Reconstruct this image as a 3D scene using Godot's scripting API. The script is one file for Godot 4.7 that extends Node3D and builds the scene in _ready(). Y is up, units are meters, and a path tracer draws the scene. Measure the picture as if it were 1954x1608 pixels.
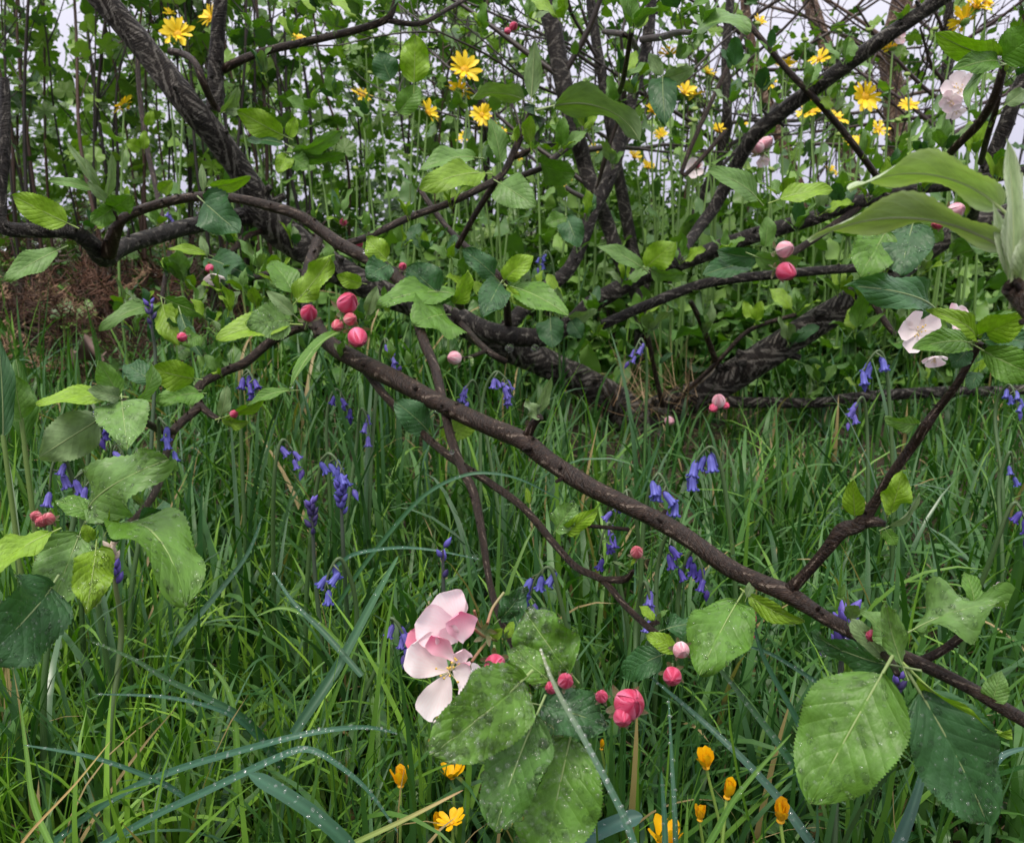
extends Node3D
# An orchard corner on a wet, overcast spring day: an old apple tree in bud over long grass with bluebells,
# yellow daisies and currant canes behind. Metres, y up; the camera looks along -z.

const F := 1648.0                       # focal length in photo pixels (photo 1954 x 1608)
const EYE := Vector3(0.0, 0.5, 0.0)
const PITCH := -12.5
var cb := Basis(Vector3.RIGHT, deg_to_rad(PITCH))
var rng := RandomNumberGenerator.new()
var nz := FastNoiseLite.new()
var M := {}
var lib := {}
var apple: Node3D
var taken := {}

# ---------------------------------------------------------------- small helpers
func at(x: float, y: float, d: float) -> Vector3:
	return EYE + cb * Vector3((x - 977.0) / F * d, (804.0 - y) / F * d, -d)

func rr(a: float, b: float) -> float:
	return rng.randf_range(a, b)

func ground(x: float, z: float) -> float:
	var r := -z
	var h := 0.27 * smoothstep(0.9, 3.4, r) - 1.0 * smoothstep(4.4, 9.0, r)
	return h + 0.018 * nz.get_noise_2d(x * 260.0, z * 260.0) * (1.0 - smoothstep(5.0, 9.0, r))

func numbered(called: String) -> String:
	var n: int = taken.get(called, 0)
	taken[called] = n + 1
	return called if n == 0 else "%s_%03d" % [called, n]

func tag(o: Node, label: String, category := "", group := "", kind := "") -> void:
	if label: o.set_meta("label", label)
	if category: o.set_meta("category", category)
	if group: o.set_meta("group", group)
	if kind: o.set_meta("kind", kind)

func thing(called: String, where: Vector3, label: String, category: String, group := "") -> Node3D:
	var o := Node3D.new()
	o.name = numbered(called)
	add_child(o)
	o.position = where
	tag(o, label, category, group)
	return o

func part(called: String, mesh: Mesh, mat: Material, parent: Node, tf := Transform3D()) -> MeshInstance3D:
	var o := MeshInstance3D.new()
	o.mesh = mesh
	if mat: o.material_override = mat
	o.transform = tf
	o.name = called
	parent.add_child(o, true)
	return o

func many(called: String, mesh: Mesh, mat: Material, places: Array, colors: PackedColorArray, parent: Node) -> MultiMeshInstance3D:
	var mm := MultiMesh.new()
	mm.transform_format = MultiMesh.TRANSFORM_3D
	mm.use_colors = colors.size() > 0
	mm.mesh = mesh
	mm.instance_count = places.size()
	for i in places.size():
		var t: Transform3D = places[i]
		mm.set_instance_transform(i, t)
		if colors.size() > 0: mm.set_instance_color(i, colors[i])
	var o := MultiMeshInstance3D.new()
	o.multimesh = mm
	o.material_override = mat
	o.name = numbered(called) if parent == self else called
	o.set_meta("kind", "stuff")
	parent.add_child(o, true)
	return o

# ---------------------------------------------------------------- mesh building
class MB:
	var v := PackedVector3Array()
	var n := PackedVector3Array()
	var c := PackedColorArray()
	var uv := PackedVector2Array()
	var ix := PackedInt32Array()

	# a grid of rows x cols points; closed joins the last column to the first
	func grid(p: PackedVector3Array, rows: int, cols: int, uvs: PackedVector2Array, cs: PackedColorArray) -> void:
		var o := v.size()
		var nn := PackedVector3Array()
		nn.resize(rows * cols)
		for r in rows - 1:
			for k in cols - 1:
				var a := r * cols + k
				var b := a + 1
				var d := a + cols
				var e := d + 1
				var fn := (p[e] - p[a]).cross(p[d] - p[b])
				nn[a] += fn
				nn[b] += fn
				nn[d] += fn
				nn[e] += fn
				ix.append_array(PackedInt32Array([o + a, o + d, o + b, o + b, o + d, o + e]))
		var loop := p[0].distance_squared_to(p[cols - 1]) < 1e-14 and p[(rows - 1) * cols].distance_squared_to(p[rows * cols - 1]) < 1e-14
		if loop:
			for r in rows:
				var s := nn[r * cols] + nn[r * cols + cols - 1]
				nn[r * cols] = s
				nn[r * cols + cols - 1] = s
		for k in nn.size():
			nn[k] = nn[k].normalized() if nn[k].length_squared() > 1e-24 else Vector3.UP
		v.append_array(p)
		n.append_array(nn)
		uv.append_array(uvs)
		c.append_array(cs)

	func mesh(m: Material = null) -> ArrayMesh:
		var a := []
		a.resize(Mesh.ARRAY_MAX)
		a[Mesh.ARRAY_VERTEX] = v
		a[Mesh.ARRAY_NORMAL] = n
		a[Mesh.ARRAY_COLOR] = c
		a[Mesh.ARRAY_TEX_UV] = uv
		a[Mesh.ARRAY_INDEX] = ix
		var am := ArrayMesh.new()
		am.add_surface_from_arrays(Mesh.PRIMITIVE_TRIANGLES, a)
		if m: am.surface_set_material(0, m)
		return am

# Catmull-Rom through Vector4(x, y, z, radius)
func smooth(p: Array, per: int) -> Array:
	var out := []
	for i in p.size() - 1:
		var a: Vector4 = p[maxi(i - 1, 0)]
		var b: Vector4 = p[i]
		var c: Vector4 = p[i + 1]
		var d: Vector4 = p[mini(i + 2, p.size() - 1)]
		for k in per:
			var t := float(k) / per
			out.append(0.5 * ((2.0 * b) + (c - a) * t + (2.0 * a - 5.0 * b + 4.0 * c - d) * t * t + (3.0 * b - a - 3.0 * c + d) * t * t * t))
	out.append(p[p.size() - 1])
	return out

func v3(q: Vector4) -> Vector3:
	return Vector3(q.x, q.y, q.z)

# a round tube along points; knob roughens the radius, cap closes both ends
func tube(mb: MB, p: Array, sides: int, col: Color, col2: Color, knob := 0.0, cap := true, salt := 0.0) -> void:
	var rows := p.size()
	var pts := PackedVector3Array()
	var uvs := PackedVector2Array()
	var cs := PackedColorArray()
	var side := Vector3.ZERO
	var along := 0.0
	var mid: Vector4 = p[rows / 2]
	var reps := maxf(1.0, roundf(TAU * mid.w / 0.1))
	var first := -1 if cap else 0
	var last := rows + 1 if cap else rows
	for r0 in range(first, last):
		var r := clampi(r0, 0, rows - 1)
		var here: Vector4 = p[r]
		var back: Vector4 = p[maxi(r - 1, 0)]
		var fore: Vector4 = p[mini(r + 1, rows - 1)]
		var t := (v3(fore) - v3(back)).normalized()
		if side == Vector3.ZERO:
			side = t.cross(Vector3.UP if absf(t.y) < 0.9 else Vector3.RIGHT).normalized()
		side = (side - t * side.dot(t)).normalized()
		var other := t.cross(side)
		if r0 == r: along += v3(here).distance_to(v3(back))
		var shut := r0 != r
		for k in sides + 1:
			var a := TAU * (k % sides) / sides
			var dir := side * cos(a) + other * sin(a)
			var rad := here.w
			if knob > 0.0:
				rad *= 1.0 + knob * nz.get_noise_3d(along * 1800.0 + salt, cos(a) * 70.0 + salt, sin(a) * 70.0)
			if shut: rad *= 0.02
			pts.append(v3(here) + dir * rad)
			uvs.append(Vector2(reps * k / sides, along / 0.13))
			cs.append(col.lerp(col2, float(r) / maxf(rows - 1.0, 1.0)))
	mb.grid(pts, last - first, sides + 1, uvs, cs)

# ---------------------------------------------------------------- leaves, petals, blades
func width_at(prof: int, u: float) -> float:
	match prof:
		0: return 2.42 * pow(u, 0.55) * pow(1.0 - u, 0.75)      # apple leaf
		1: return 3.44 * pow(u, 0.8) * (1.0 - u)                 # narrow young leaf
		2: return 2.1 * pow(u, 0.9) * pow(1.0 - u, 0.35)         # petal
		3: return 1.855 * pow(u, 0.28) * pow(1.0 - u, 0.8)       # heart leaf
	return 1.0

# A leaf whose base is the origin, whose tip is (0, len, 0) and whose upper side looks along +z.
# opt: curl (bend along its length), fold (radians that each half rises), cup, wave, twist, serr, prof, rows, cols, seed, stalk, tip colour, drops
func leaf_mesh(length: float, width: float, col: Color, opt: Dictionary) -> ArrayMesh:
	var rows: int = opt.get("rows", 18)
	var cols: int = opt.get("cols", 9)
	var prof: int = opt.get("prof", 0)
	var curl: float = opt.get("curl", 0.3)
	var fold: float = opt.get("fold", 0.25)
	var cup: float = opt.get("cup", 0.0)
	var wave: float = opt.get("wave", 0.05)
	var twist: float = opt.get("twist", 0.0)
	var serr: float = opt.get("serr", 0.05)
	var salt: float = opt.get("seed", 0) * 13.7
	var stalk: float = opt.get("stalk", 0.0)
	var tipc: Color = opt.get("tip", col)
	var edge: Color = opt.get("edge", col)
	var vein: Color = opt.get("vein", col.lerp(Color(0.42, 0.5, 0.26), 0.55))
	var centre := PackedVector3Array()
	var pos := Vector3.ZERO
	var bend: float = opt.get("bend", 1.0)
	for r in rows + 1:
		var u := float(r) / rows
		centre.append(pos)
		var a := curl * (pow(u + 0.5 / rows, bend) - 0.45)
		pos += Vector3(0, cos(a), -sin(a)) / rows
	var end := centre[rows]
	var turn := Basis(Vector3.RIGHT, -atan2(end.z, end.y)).scaled(Vector3.ONE * (length / end.length()))
	var pts := PackedVector3Array()
	var uvs := PackedVector2Array()
	var cs := PackedColorArray()
	var mid := []
	for r in rows + 1:
		var u := float(r) / rows
		var a := curl * (pow(u, bend) - 0.45)
		var t := Vector3(0, cos(a), -sin(a))
		var nrm := Vector3(0, sin(a), cos(a))
		var tw := Basis(t, twist * (u - 0.5))
		var half := 0.5 * width / length * width_at(prof, clampf(u, 0.0005, 0.9995))
		half *= 1.0 + 0.1 * nz.get_noise_2d(u * 150.0, salt)
		for k in cols:
			var s := 2.0 * k / (cols - 1.0) - 1.0
			var e := absf(s)
			var w := half
			if e > 0.99:
				w *= 1.0 + serr * (1.0 if r % 2 == 0 else -1.0) * (1.0 if u > 0.06 and u < 0.97 else 0.0)
			var f := fold * (1.0 - 0.4 * e)
			var z := sin(f) * e * w + cup * w * e * e + wave * width / length * e * e * sin(u * 11.0 + (2.2 if s > 0 else 0.0) + salt) + 0.03 * width / length * nz.get_noise_3d(u * 320.0, s * 90.0, salt)
			var q := centre[r] + tw * (Vector3.RIGHT * s * w * cos(f) + nrm * z)
			pts.append(turn * q)
			uvs.append(Vector2(0.5 + 0.5 * s, u))
			cs.append(col.lerp(tipc, u).lerp(edge, e * e * e))
		mid.append(Vector4(0, 0, 0, 0))
		var m := turn * (centre[r] - nrm * 0.002)
		mid[r] = Vector4(m.x, m.y, m.z, length * lerpf(0.011, 0.003, u))
	var mb := MB.new()
	mb.grid(pts, rows + 1, cols, uvs, cs)
	if opt.get("rib", true):
		if stalk > 0.0:
			var b0: Vector4 = mid[0]
			var dir := (v3(mid[0]) - v3(mid[1])).normalized()
			var droop: float = opt.get("stalk_bend", 0.0)
			var more := []
			for k in range(5, 0, -1):
				var s := k / 5.0 * stalk
				var q := v3(b0) + dir * s + Vector3(0, 0, -droop * s * s / maxf(stalk, 0.001))
				more.append(Vector4(q.x, q.y, q.z, length * (0.011 + 0.004 * k / 5.0)))
			mid = more + mid
		var thin := []
		for k in mid.size():
			if k % 2 == 0 or k == mid.size() - 1: thin.append(mid[k])
		var before := mb.uv.size()
		tube(mb, thin, 5, vein, vein, 0.0, false)
		for k in range(before, mb.uv.size()): mb.uv[k] = Vector2(0.5, 0.5)
	var out := mb.mesh()
	if opt.has("pick"):                 # points and normals on the upper side, for drops
		var pick: Array = opt.pick
		for k in int(opt.get("drops", 0) * 1.25):
			var r := rng.randi_range(1, rows - 2)
			var c := rng.randi_range(0, cols - 2)
			var i := r * cols + c
			var fa := rng.randf()
			var fb := rng.randf()
			var p0 := pts[i].lerp(pts[i + 1], fa)
			var p1 := pts[i + cols].lerp(pts[i + cols + 1], fa)
			var nn := (mb.n[i] + mb.n[i + cols + 1]).normalized()
			pick.append([p0.lerp(p1, fb), nn])
	return out

# Basis with y along a->b whose z looks to the camera, turned by roll degrees about y
func facing(a: Vector3, b: Vector3, roll: float) -> Basis:
	var y := (b - a).normalized()
	var to := (EYE - (a + b) * 0.5).normalized()
	var z := (to - y * to.dot(y)).normalized()
	var x := y.cross(z)
	return Basis(x, y, z).rotated(y, deg_to_rad(roll))

const TONE := [Color(0.13, 0.27, 0.04), Color(0.26, 0.42, 0.035), Color(0.055, 0.145, 0.055), Color(0.21, 0.30, 0.14), Color(0.08, 0.185, 0.035), Color(0.18, 0.32, 0.09)]

func drops_on(o: Node3D, pick: Array, size: float, least := 0.0) -> void:
	if pick.is_empty(): return
	var big := []
	var fine := []
	for q in pick:
		var nn: Vector3 = q[1]
		var pp: Vector3 = q[0]
		var x := nn.cross(Vector3.UP if absf(nn.y) < 0.9 else Vector3.RIGHT).normalized()
		var s := size * (0.4 + 1.4 * pow(rng.randf(), 2.0))
		var st := rr(0.85, 1.25)
		var tf := Transform3D(Basis(x * s * st, nn * s * 0.5, x.cross(nn) * -s / st), pp)
		if s > least and s > size * 0.95: big.append(tf)
		else: fine.append(tf)
	if big.size() > 0: many("water_drops", lib.drop, M.water, big, PackedColorArray(), o)
	if fine.size() > 0: many("dew_beads", lib.drop, M.dew, fine, PackedColorArray(), o)

# A leaf of the apple tree: base pixel and depth, tip pixel and depth, width in pixels
func lf(bx: float, by: float, bd: float, tx: float, ty: float, td: float, w: float, roll: float, tone: int, more := {}) -> MeshInstance3D:
	var a := at(bx, by, bd)
	var b := at(tx, ty, td)
	var length := a.distance_to(b)
	var opt := {"seed": int(bx + ty), "rows": 26 if w > 60 else 18, "cols": 9, "curl": rr(0.4, 1.1), "fold": rr(0.15, 0.45), "twist": rr(-0.4, 0.4), "wave": rr(0.05, 0.16), "stalk": length * 0.22}
	var big := w * bd > 22.0
	if w > 80: opt.rows = 40
	opt.serr = 0.03
	opt.merge(more, true)
	var c: Color = TONE[tone]
	c = more.get("col", c * rr(0.9, 1.1))
	opt.pick = []
	if not opt.has("drops"): opt.drops = 0
	var o := part("leaf", leaf_mesh(length, w / F * bd, c, opt), M.leaf if tone != 3 else M.leaf_under, apple, Transform3D(facing(a, b, roll), a - apple.position))
	if opt.drops > 0: drops_on(o, opt.pick, opt.get("drop_size", 0.0014))
	return o

# ---------------------------------------------------------------- materials
func std(rough: float, spec := 0.5) -> StandardMaterial3D:
	var m := StandardMaterial3D.new()
	m.vertex_color_use_as_albedo = true
	m.roughness = rough
	m.metallic_specular = spec
	m.cull_mode = BaseMaterial3D.CULL_DISABLED
	return m

func through(m: StandardMaterial3D, c: Color) -> StandardMaterial3D:
	m.backlight_enabled = true
	m.backlight = c
	return m

func fbm(freq: float, oct: int, s: int) -> FastNoiseLite:
	var f := FastNoiseLite.new()
	f.seed = s
	f.frequency = freq
	f.fractal_octaves = oct
	return f

func leaf_pictures() -> Array:
	var size := 256
	var al := Image.create(size, size, false, Image.FORMAT_RGB8)
	var hi := Image.create(size, size, false, Image.FORMAT_RGB8)
	var net := FastNoiseLite.new()
	net.noise_type = FastNoiseLite.TYPE_CELLULAR
	net.cellular_return_type = FastNoiseLite.RETURN_DISTANCE2_SUB
	net.frequency = 0.055
	var soft := fbm(0.02, 3, 5)
	for y in size:
		for x in size:
			var u := float(y) / size
			var s := absf(2.0 * x / size - 1.0)
			var q := u - 0.30 * s + 0.004 * soft.get_noise_2d(x * 3.0, y * 3.0)
			var ph := fposmod(q * 8.0 + (0.4 if x < size / 2 else 0.0), 1.0)
			var side := exp(-pow((ph - 0.5) / 0.045, 2.0)) * (1.0 - 0.7 * s)
			var main := exp(-pow(s / 0.03, 2.0))
			var cell := net.get_noise_2d(x, y)
			var fine := exp(-pow((cell + 1.0) / 0.14, 2.0))
			var vn := clampf(maxf(main, side * 0.55) + 0.12 * fine, 0.0, 1.0)
			var mot := 0.90 + 0.12 * soft.get_noise_2d(x * 1.0, y * 1.0)
			al.set_pixel(x, y, Color(0.97 * mot, 1.0 * mot, 0.95 * mot).lerp(Color(1, 1, 0.95), vn))
			var puff := pow(absf(sin(PI * (ph - 0.5))), 0.6) * (0.4 + 0.6 * s) * 0.55 + 0.25 * clampf(cell + 1.0, 0.0, 0.6) - 0.25 * main + 0.15 * soft.get_noise_2d(x * 2.0 + 50, y * 2.0)
			var h := clampf(0.15 + puff, 0.0, 1.0)
			hi.set_pixel(x, y, Color(h, h, h))
	return [ImageTexture.create_from_image(al), ImageTexture.create_from_image(hi)]

# wrapping noise for bark: sampled round a circle in one direction so that the seam closes
func bark_pictures(dark: Color, mid: Color, pale: Color, lichen: float, s: int) -> Array:
	var w := 256
	var h := 512
	var al := Image.create(w, h, false, Image.FORMAT_RGB8)
	var hi := Image.create(w, h, false, Image.FORMAT_RGB8)
	var big := fbm(0.9, 4, s)
	var ring := fbm(1.0, 3, s + 1)
	var grain := fbm(4.0, 3, s + 2)
	for y in h:
		var b := TAU * y / h
		for x in w:
			var a := TAU * x / w
			var p := Vector3(cos(a), sin(a), 0)
			var u2 := cos(b) * 1.6
			var v2 := sin(b) * 1.6
			var blot := big.get_noise_3d(p.x * 1.3 + u2, p.y * 1.3 + v2, s)
			var rings := ring.get_noise_3d(p.x * 0.9 + u2 * 5.0, p.y * 0.9 + v2 * 5.0, 3.0)
			var g := grain.get_noise_3d(p.x * 2.5 + u2 * 2.0, p.y * 2.5 + v2 * 2.0, 9.0)
			var k := clampf(0.42 + 0.45 * rings + 0.55 * g + 0.5 * blot, 0.0, 1.0)
			var c := dark.lerp(mid, k)
			var li := smoothstep(lichen, lichen + 0.22, blot + 0.4 * g + 0.2 * rings)
			c = c.lerp(pale.lerp(mid, 0.6 * (1.0 - k)), li * 0.85)
			al.set_pixel(x, y, c)
			var t := clampf(0.4 + 0.4 * rings + 0.5 * g + 0.2 * li, 0.0, 1.0)
			hi.set_pixel(x, y, Color(t, t, t))
	return [ImageTexture.create_from_image(al), ImageTexture.create_from_image(hi)]

func bark(pics: Array, rough: float, relief: float) -> StandardMaterial3D:
	var m := std(rough, 0.36)
	m.albedo_texture = pics[0]
	m.heightmap_enabled = true
	m.heightmap_texture = pics[1]
	m.heightmap_scale = relief
	return m

func make_materials() -> void:
	var lp := leaf_pictures()
	for key in ["leaf", "leaf_under", "leaf_young"]:
		var m := std(0.4 if key == "leaf" else 0.6, 0.42 if key == "leaf" else 0.3)
		m.albedo_texture = lp[0]
		m.heightmap_enabled = true
		m.heightmap_texture = lp[1]
		m.heightmap_scale = 0.10 if key == "leaf" else 0.06
		if key != "leaf":
			m.rim_enabled = true
			m.rim = 0.5
			m.rim_tint = 0.4
		M[key] = through(m, Color(0.62, 0.72, 0.2))
	M.foliage = through(std(0.42), Color(0.62, 0.72, 0.25))
	M.grass = through(std(0.42, 0.42), Color(0.62, 0.75, 0.2))
	M.straw = std(0.6, 0.4)
	M.stem = std(0.42, 0.45)
	M.petal = through(std(0.5, 0.35), Color(0.8, 0.8, 0.8))
	var pv := Image.create(128, 128, false, Image.FORMAT_RGB8)
	var pn := fbm(0.05, 3, 19)
	for y in 128:
		for x in 128:
			var e := (x - 64.0) / 64.0
			var u := y / 128.0
			var line := pow(absf(sin((e / (0.35 + 0.65 * u)) * 14.0 + 1.5 * pn.get_noise_2d(x, y))), 8.0)
			var f := 1.0 - 0.035 * line * (1.0 - u * 0.5) - 0.03 * absf(pn.get_noise_2d(x * 2.0, y * 0.5))
			pv.set_pixel(x, y, Color(1.0, f, f * 0.99 + 0.01))
	M.petal.albedo_texture = ImageTexture.create_from_image(pv)
	M.flower = through(std(0.45, 0.4), Color(0.5, 0.5, 0.5))
	var fuzz := NoiseTexture2D.new()
	fuzz.width = 256
	fuzz.height = 256
	fuzz.seamless = true
	fuzz.noise = fbm(0.06, 3, 8)
	M.bud = through(std(0.42, 0.45), Color(0.35, 0.35, 0.35))
	M.bud.heightmap_enabled = true
	M.bud.heightmap_texture = fuzz
	M.bud.heightmap_scale = 0.04
	M.bud.rim_enabled = true
	M.bud.rim = 0.12
	M.bud.rim_tint = 0.6
	M.bark = bark(bark_pictures(Color(0.06, 0.048, 0.042), Color(0.205, 0.17, 0.15), Color(0.50, 0.49, 0.46), 0.14, 11), 0.48, 0.35)
	M.trunk = bark(bark_pictures(Color(0.075, 0.06, 0.052), Color(0.27, 0.23, 0.2), Color(0.56, 0.55, 0.52), 0.0, 51), 0.5, 0.4)
	M.twig = bark(bark_pictures(Color(0.10, 0.07, 0.054), Color(0.26, 0.19, 0.15), Color(0.46, 0.42, 0.38), 0.24, 23), 0.38, 0.12)
	M.brown = bark(bark_pictures(Color(0.28, 0.2, 0.16), Color(0.5, 0.4, 0.33), Color(0.72, 0.64, 0.56), 0.1, 37), 0.6, 0.2)
	var w := StandardMaterial3D.new()
	w.albedo_color = Color(1, 1, 1, 0.0)
	w.roughness = 0.0
	w.refraction_enabled = true
	w.refraction_scale = 0.033
	M.hanging = w
	var bead := StandardMaterial3D.new()
	bead.albedo_color = Color(1, 1, 1, 0.0)
	bead.roughness = 0.0
	bead.refraction_enabled = true
	bead.refraction_scale = 0.02
	bead.metallic_specular = 0.6
	M.water = bead
	var dew := StandardMaterial3D.new()
	dew.albedo_color = Color(1, 1, 1, 0.02)
	dew.transparency = BaseMaterial3D.TRANSPARENCY_ALPHA
	dew.roughness = 0.0
	dew.metallic_specular = 0.42
	M.dew = dew
	var soil := StandardMaterial3D.new()
	var nt := NoiseTexture2D.new()
	nt.width = 512
	nt.height = 512
	nt.seamless = true
	nt.noise = fbm(0.03, 5, 77)
	var ramp := Gradient.new()
	ramp.set_color(0, Color(0.12, 0.09, 0.06))
	ramp.set_color(1, Color(0.3, 0.27, 0.16))
	nt.color_ramp = ramp
	soil.albedo_texture = nt
	soil.uv1_triplanar = true
	soil.uv1_world_triplanar = true
	soil.uv1_scale = Vector3(2, 2, 2)
	soil.roughness = 0.9
	M.soil = soil
	var s := SphereMesh.new()
	s.radius = 1.0
	s.height = 2.0
	s.radial_segments = 12
	s.rings = 6
	lib.drop = s

# ---------------------------------------------------------------- shared shapes
func blade_mesh(bend: float, twist: float, rows: int, ridge := 0.25) -> ArrayMesh:
	# one unit long, a fiftieth wide, growing up and bending towards +x
	var pts := PackedVector3Array()
	var uvs := PackedVector2Array()
	var cs := PackedColorArray()
	var p := Vector3.ZERO
	for r in rows + 1:
		var u := float(r) / rows
		var a := bend * pow(u, 1.4)
		var t := Vector3(sin(a), cos(a), 0)
		var nrm := Vector3(cos(a), -sin(a), 0)
		var wd := Basis(t, twist * u) * Vector3.BACK
		var up := wd.cross(t)
		var w := 0.5 * minf(1.0, 0.7 + u * 1.2) * pow(clampf(1.0 - u, 0.0, 1.0), 0.55)
		for k in 3:
			var s := k - 1.0
			pts.append(p + (wd * s * w + up * absf(s) * w * ridge) * 0.02)
			uvs.append(Vector2(k * 0.5, u))
			cs.append(Color(1, 1, 1).lerp(Color(1.12, 1.12, 1.0), u))
		p += t / rows
	var mb := MB.new()
	mb.grid(pts, rows + 1, 3, uvs, cs)
	return mb.mesh()

func lobed_leaf(salt: int, lobes: int, depth: float) -> ArrayMesh:
	# a maple-like leaf one unit long, base at the origin, upper side to +z
	var mb := MB.new()
	var ring := PackedVector3Array()
	var n := lobes * 6
	var pts := PackedVector3Array()
	var uvs := PackedVector2Array()
	var cs := PackedColorArray()
	var droop := rr(0.1, 0.5)
	for r in 4:
		var f := r / 3.0
		for k in n + 1:
			var a := lerpf(-0.93 * PI, 0.93 * PI, float(k) / n)
			var lob := absf(sin(float(k) / n * lobes * PI))
			var rad := 0.5 * (1.0 - depth * (1.0 - lob)) * (1.0 + 0.18 * cos(a)) * (1.0 + 0.1 * (k % 2))
			var q := Vector3(sin(a) * rad * 1.05, cos(a) * rad, 0) * f
			q.z = -droop * q.length_squared() * 1.6 + 0.16 * lob * f * f * 0.5 + 0.04 * sin(k * 1.7 + salt) * f
			pts.append(q + Vector3(0, 0.42, 0))
			uvs.append(Vector2(f, float(k) / n))
			cs.append(Color(1.15, 1.15, 1.0).lerp(Color(0.92, 0.95, 0.95), f))
	mb.grid(pts, 4, n + 1, uvs, cs)
	# grid runs outward then around; turn it so that the upper side looks to +z
	tube(mb, [Vector4(0, -0.45, -0.06, 0.018), Vector4(0, 0.0, 0.0, 0.014), Vector4(0, 0.42, 0.0, 0.008)], 4, Color(1.2, 1.2, 1.0), Color(1.2, 1.2, 1.0), 0.0, false)
	return mb.mesh()

func lathe(profile: Array, sides: int, lobes: int, flare: Callable, col: Callable) -> ArrayMesh:
	var mb := MB.new()
	var pts := PackedVector3Array()
	var uvs := PackedVector2Array()
	var cs := PackedColorArray()
	for r in profile.size():
		var q: Vector2 = profile[r]
		var u := float(r) / (profile.size() - 1)
		for k in sides + 1:
			var a := TAU * (k % sides) / sides
			var f: Vector2 = flare.call(u, a)
			var rad := q.x * f.x
			pts.append(Vector3(cos(a) * rad, q.y + f.y, -sin(a) * rad))
			uvs.append(Vector2(float(k) / sides, u))
			cs.append(col.call(u, a))
	mb.grid(pts, profile.size(), sides + 1, uvs, cs)
	return mb.mesh()

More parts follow.
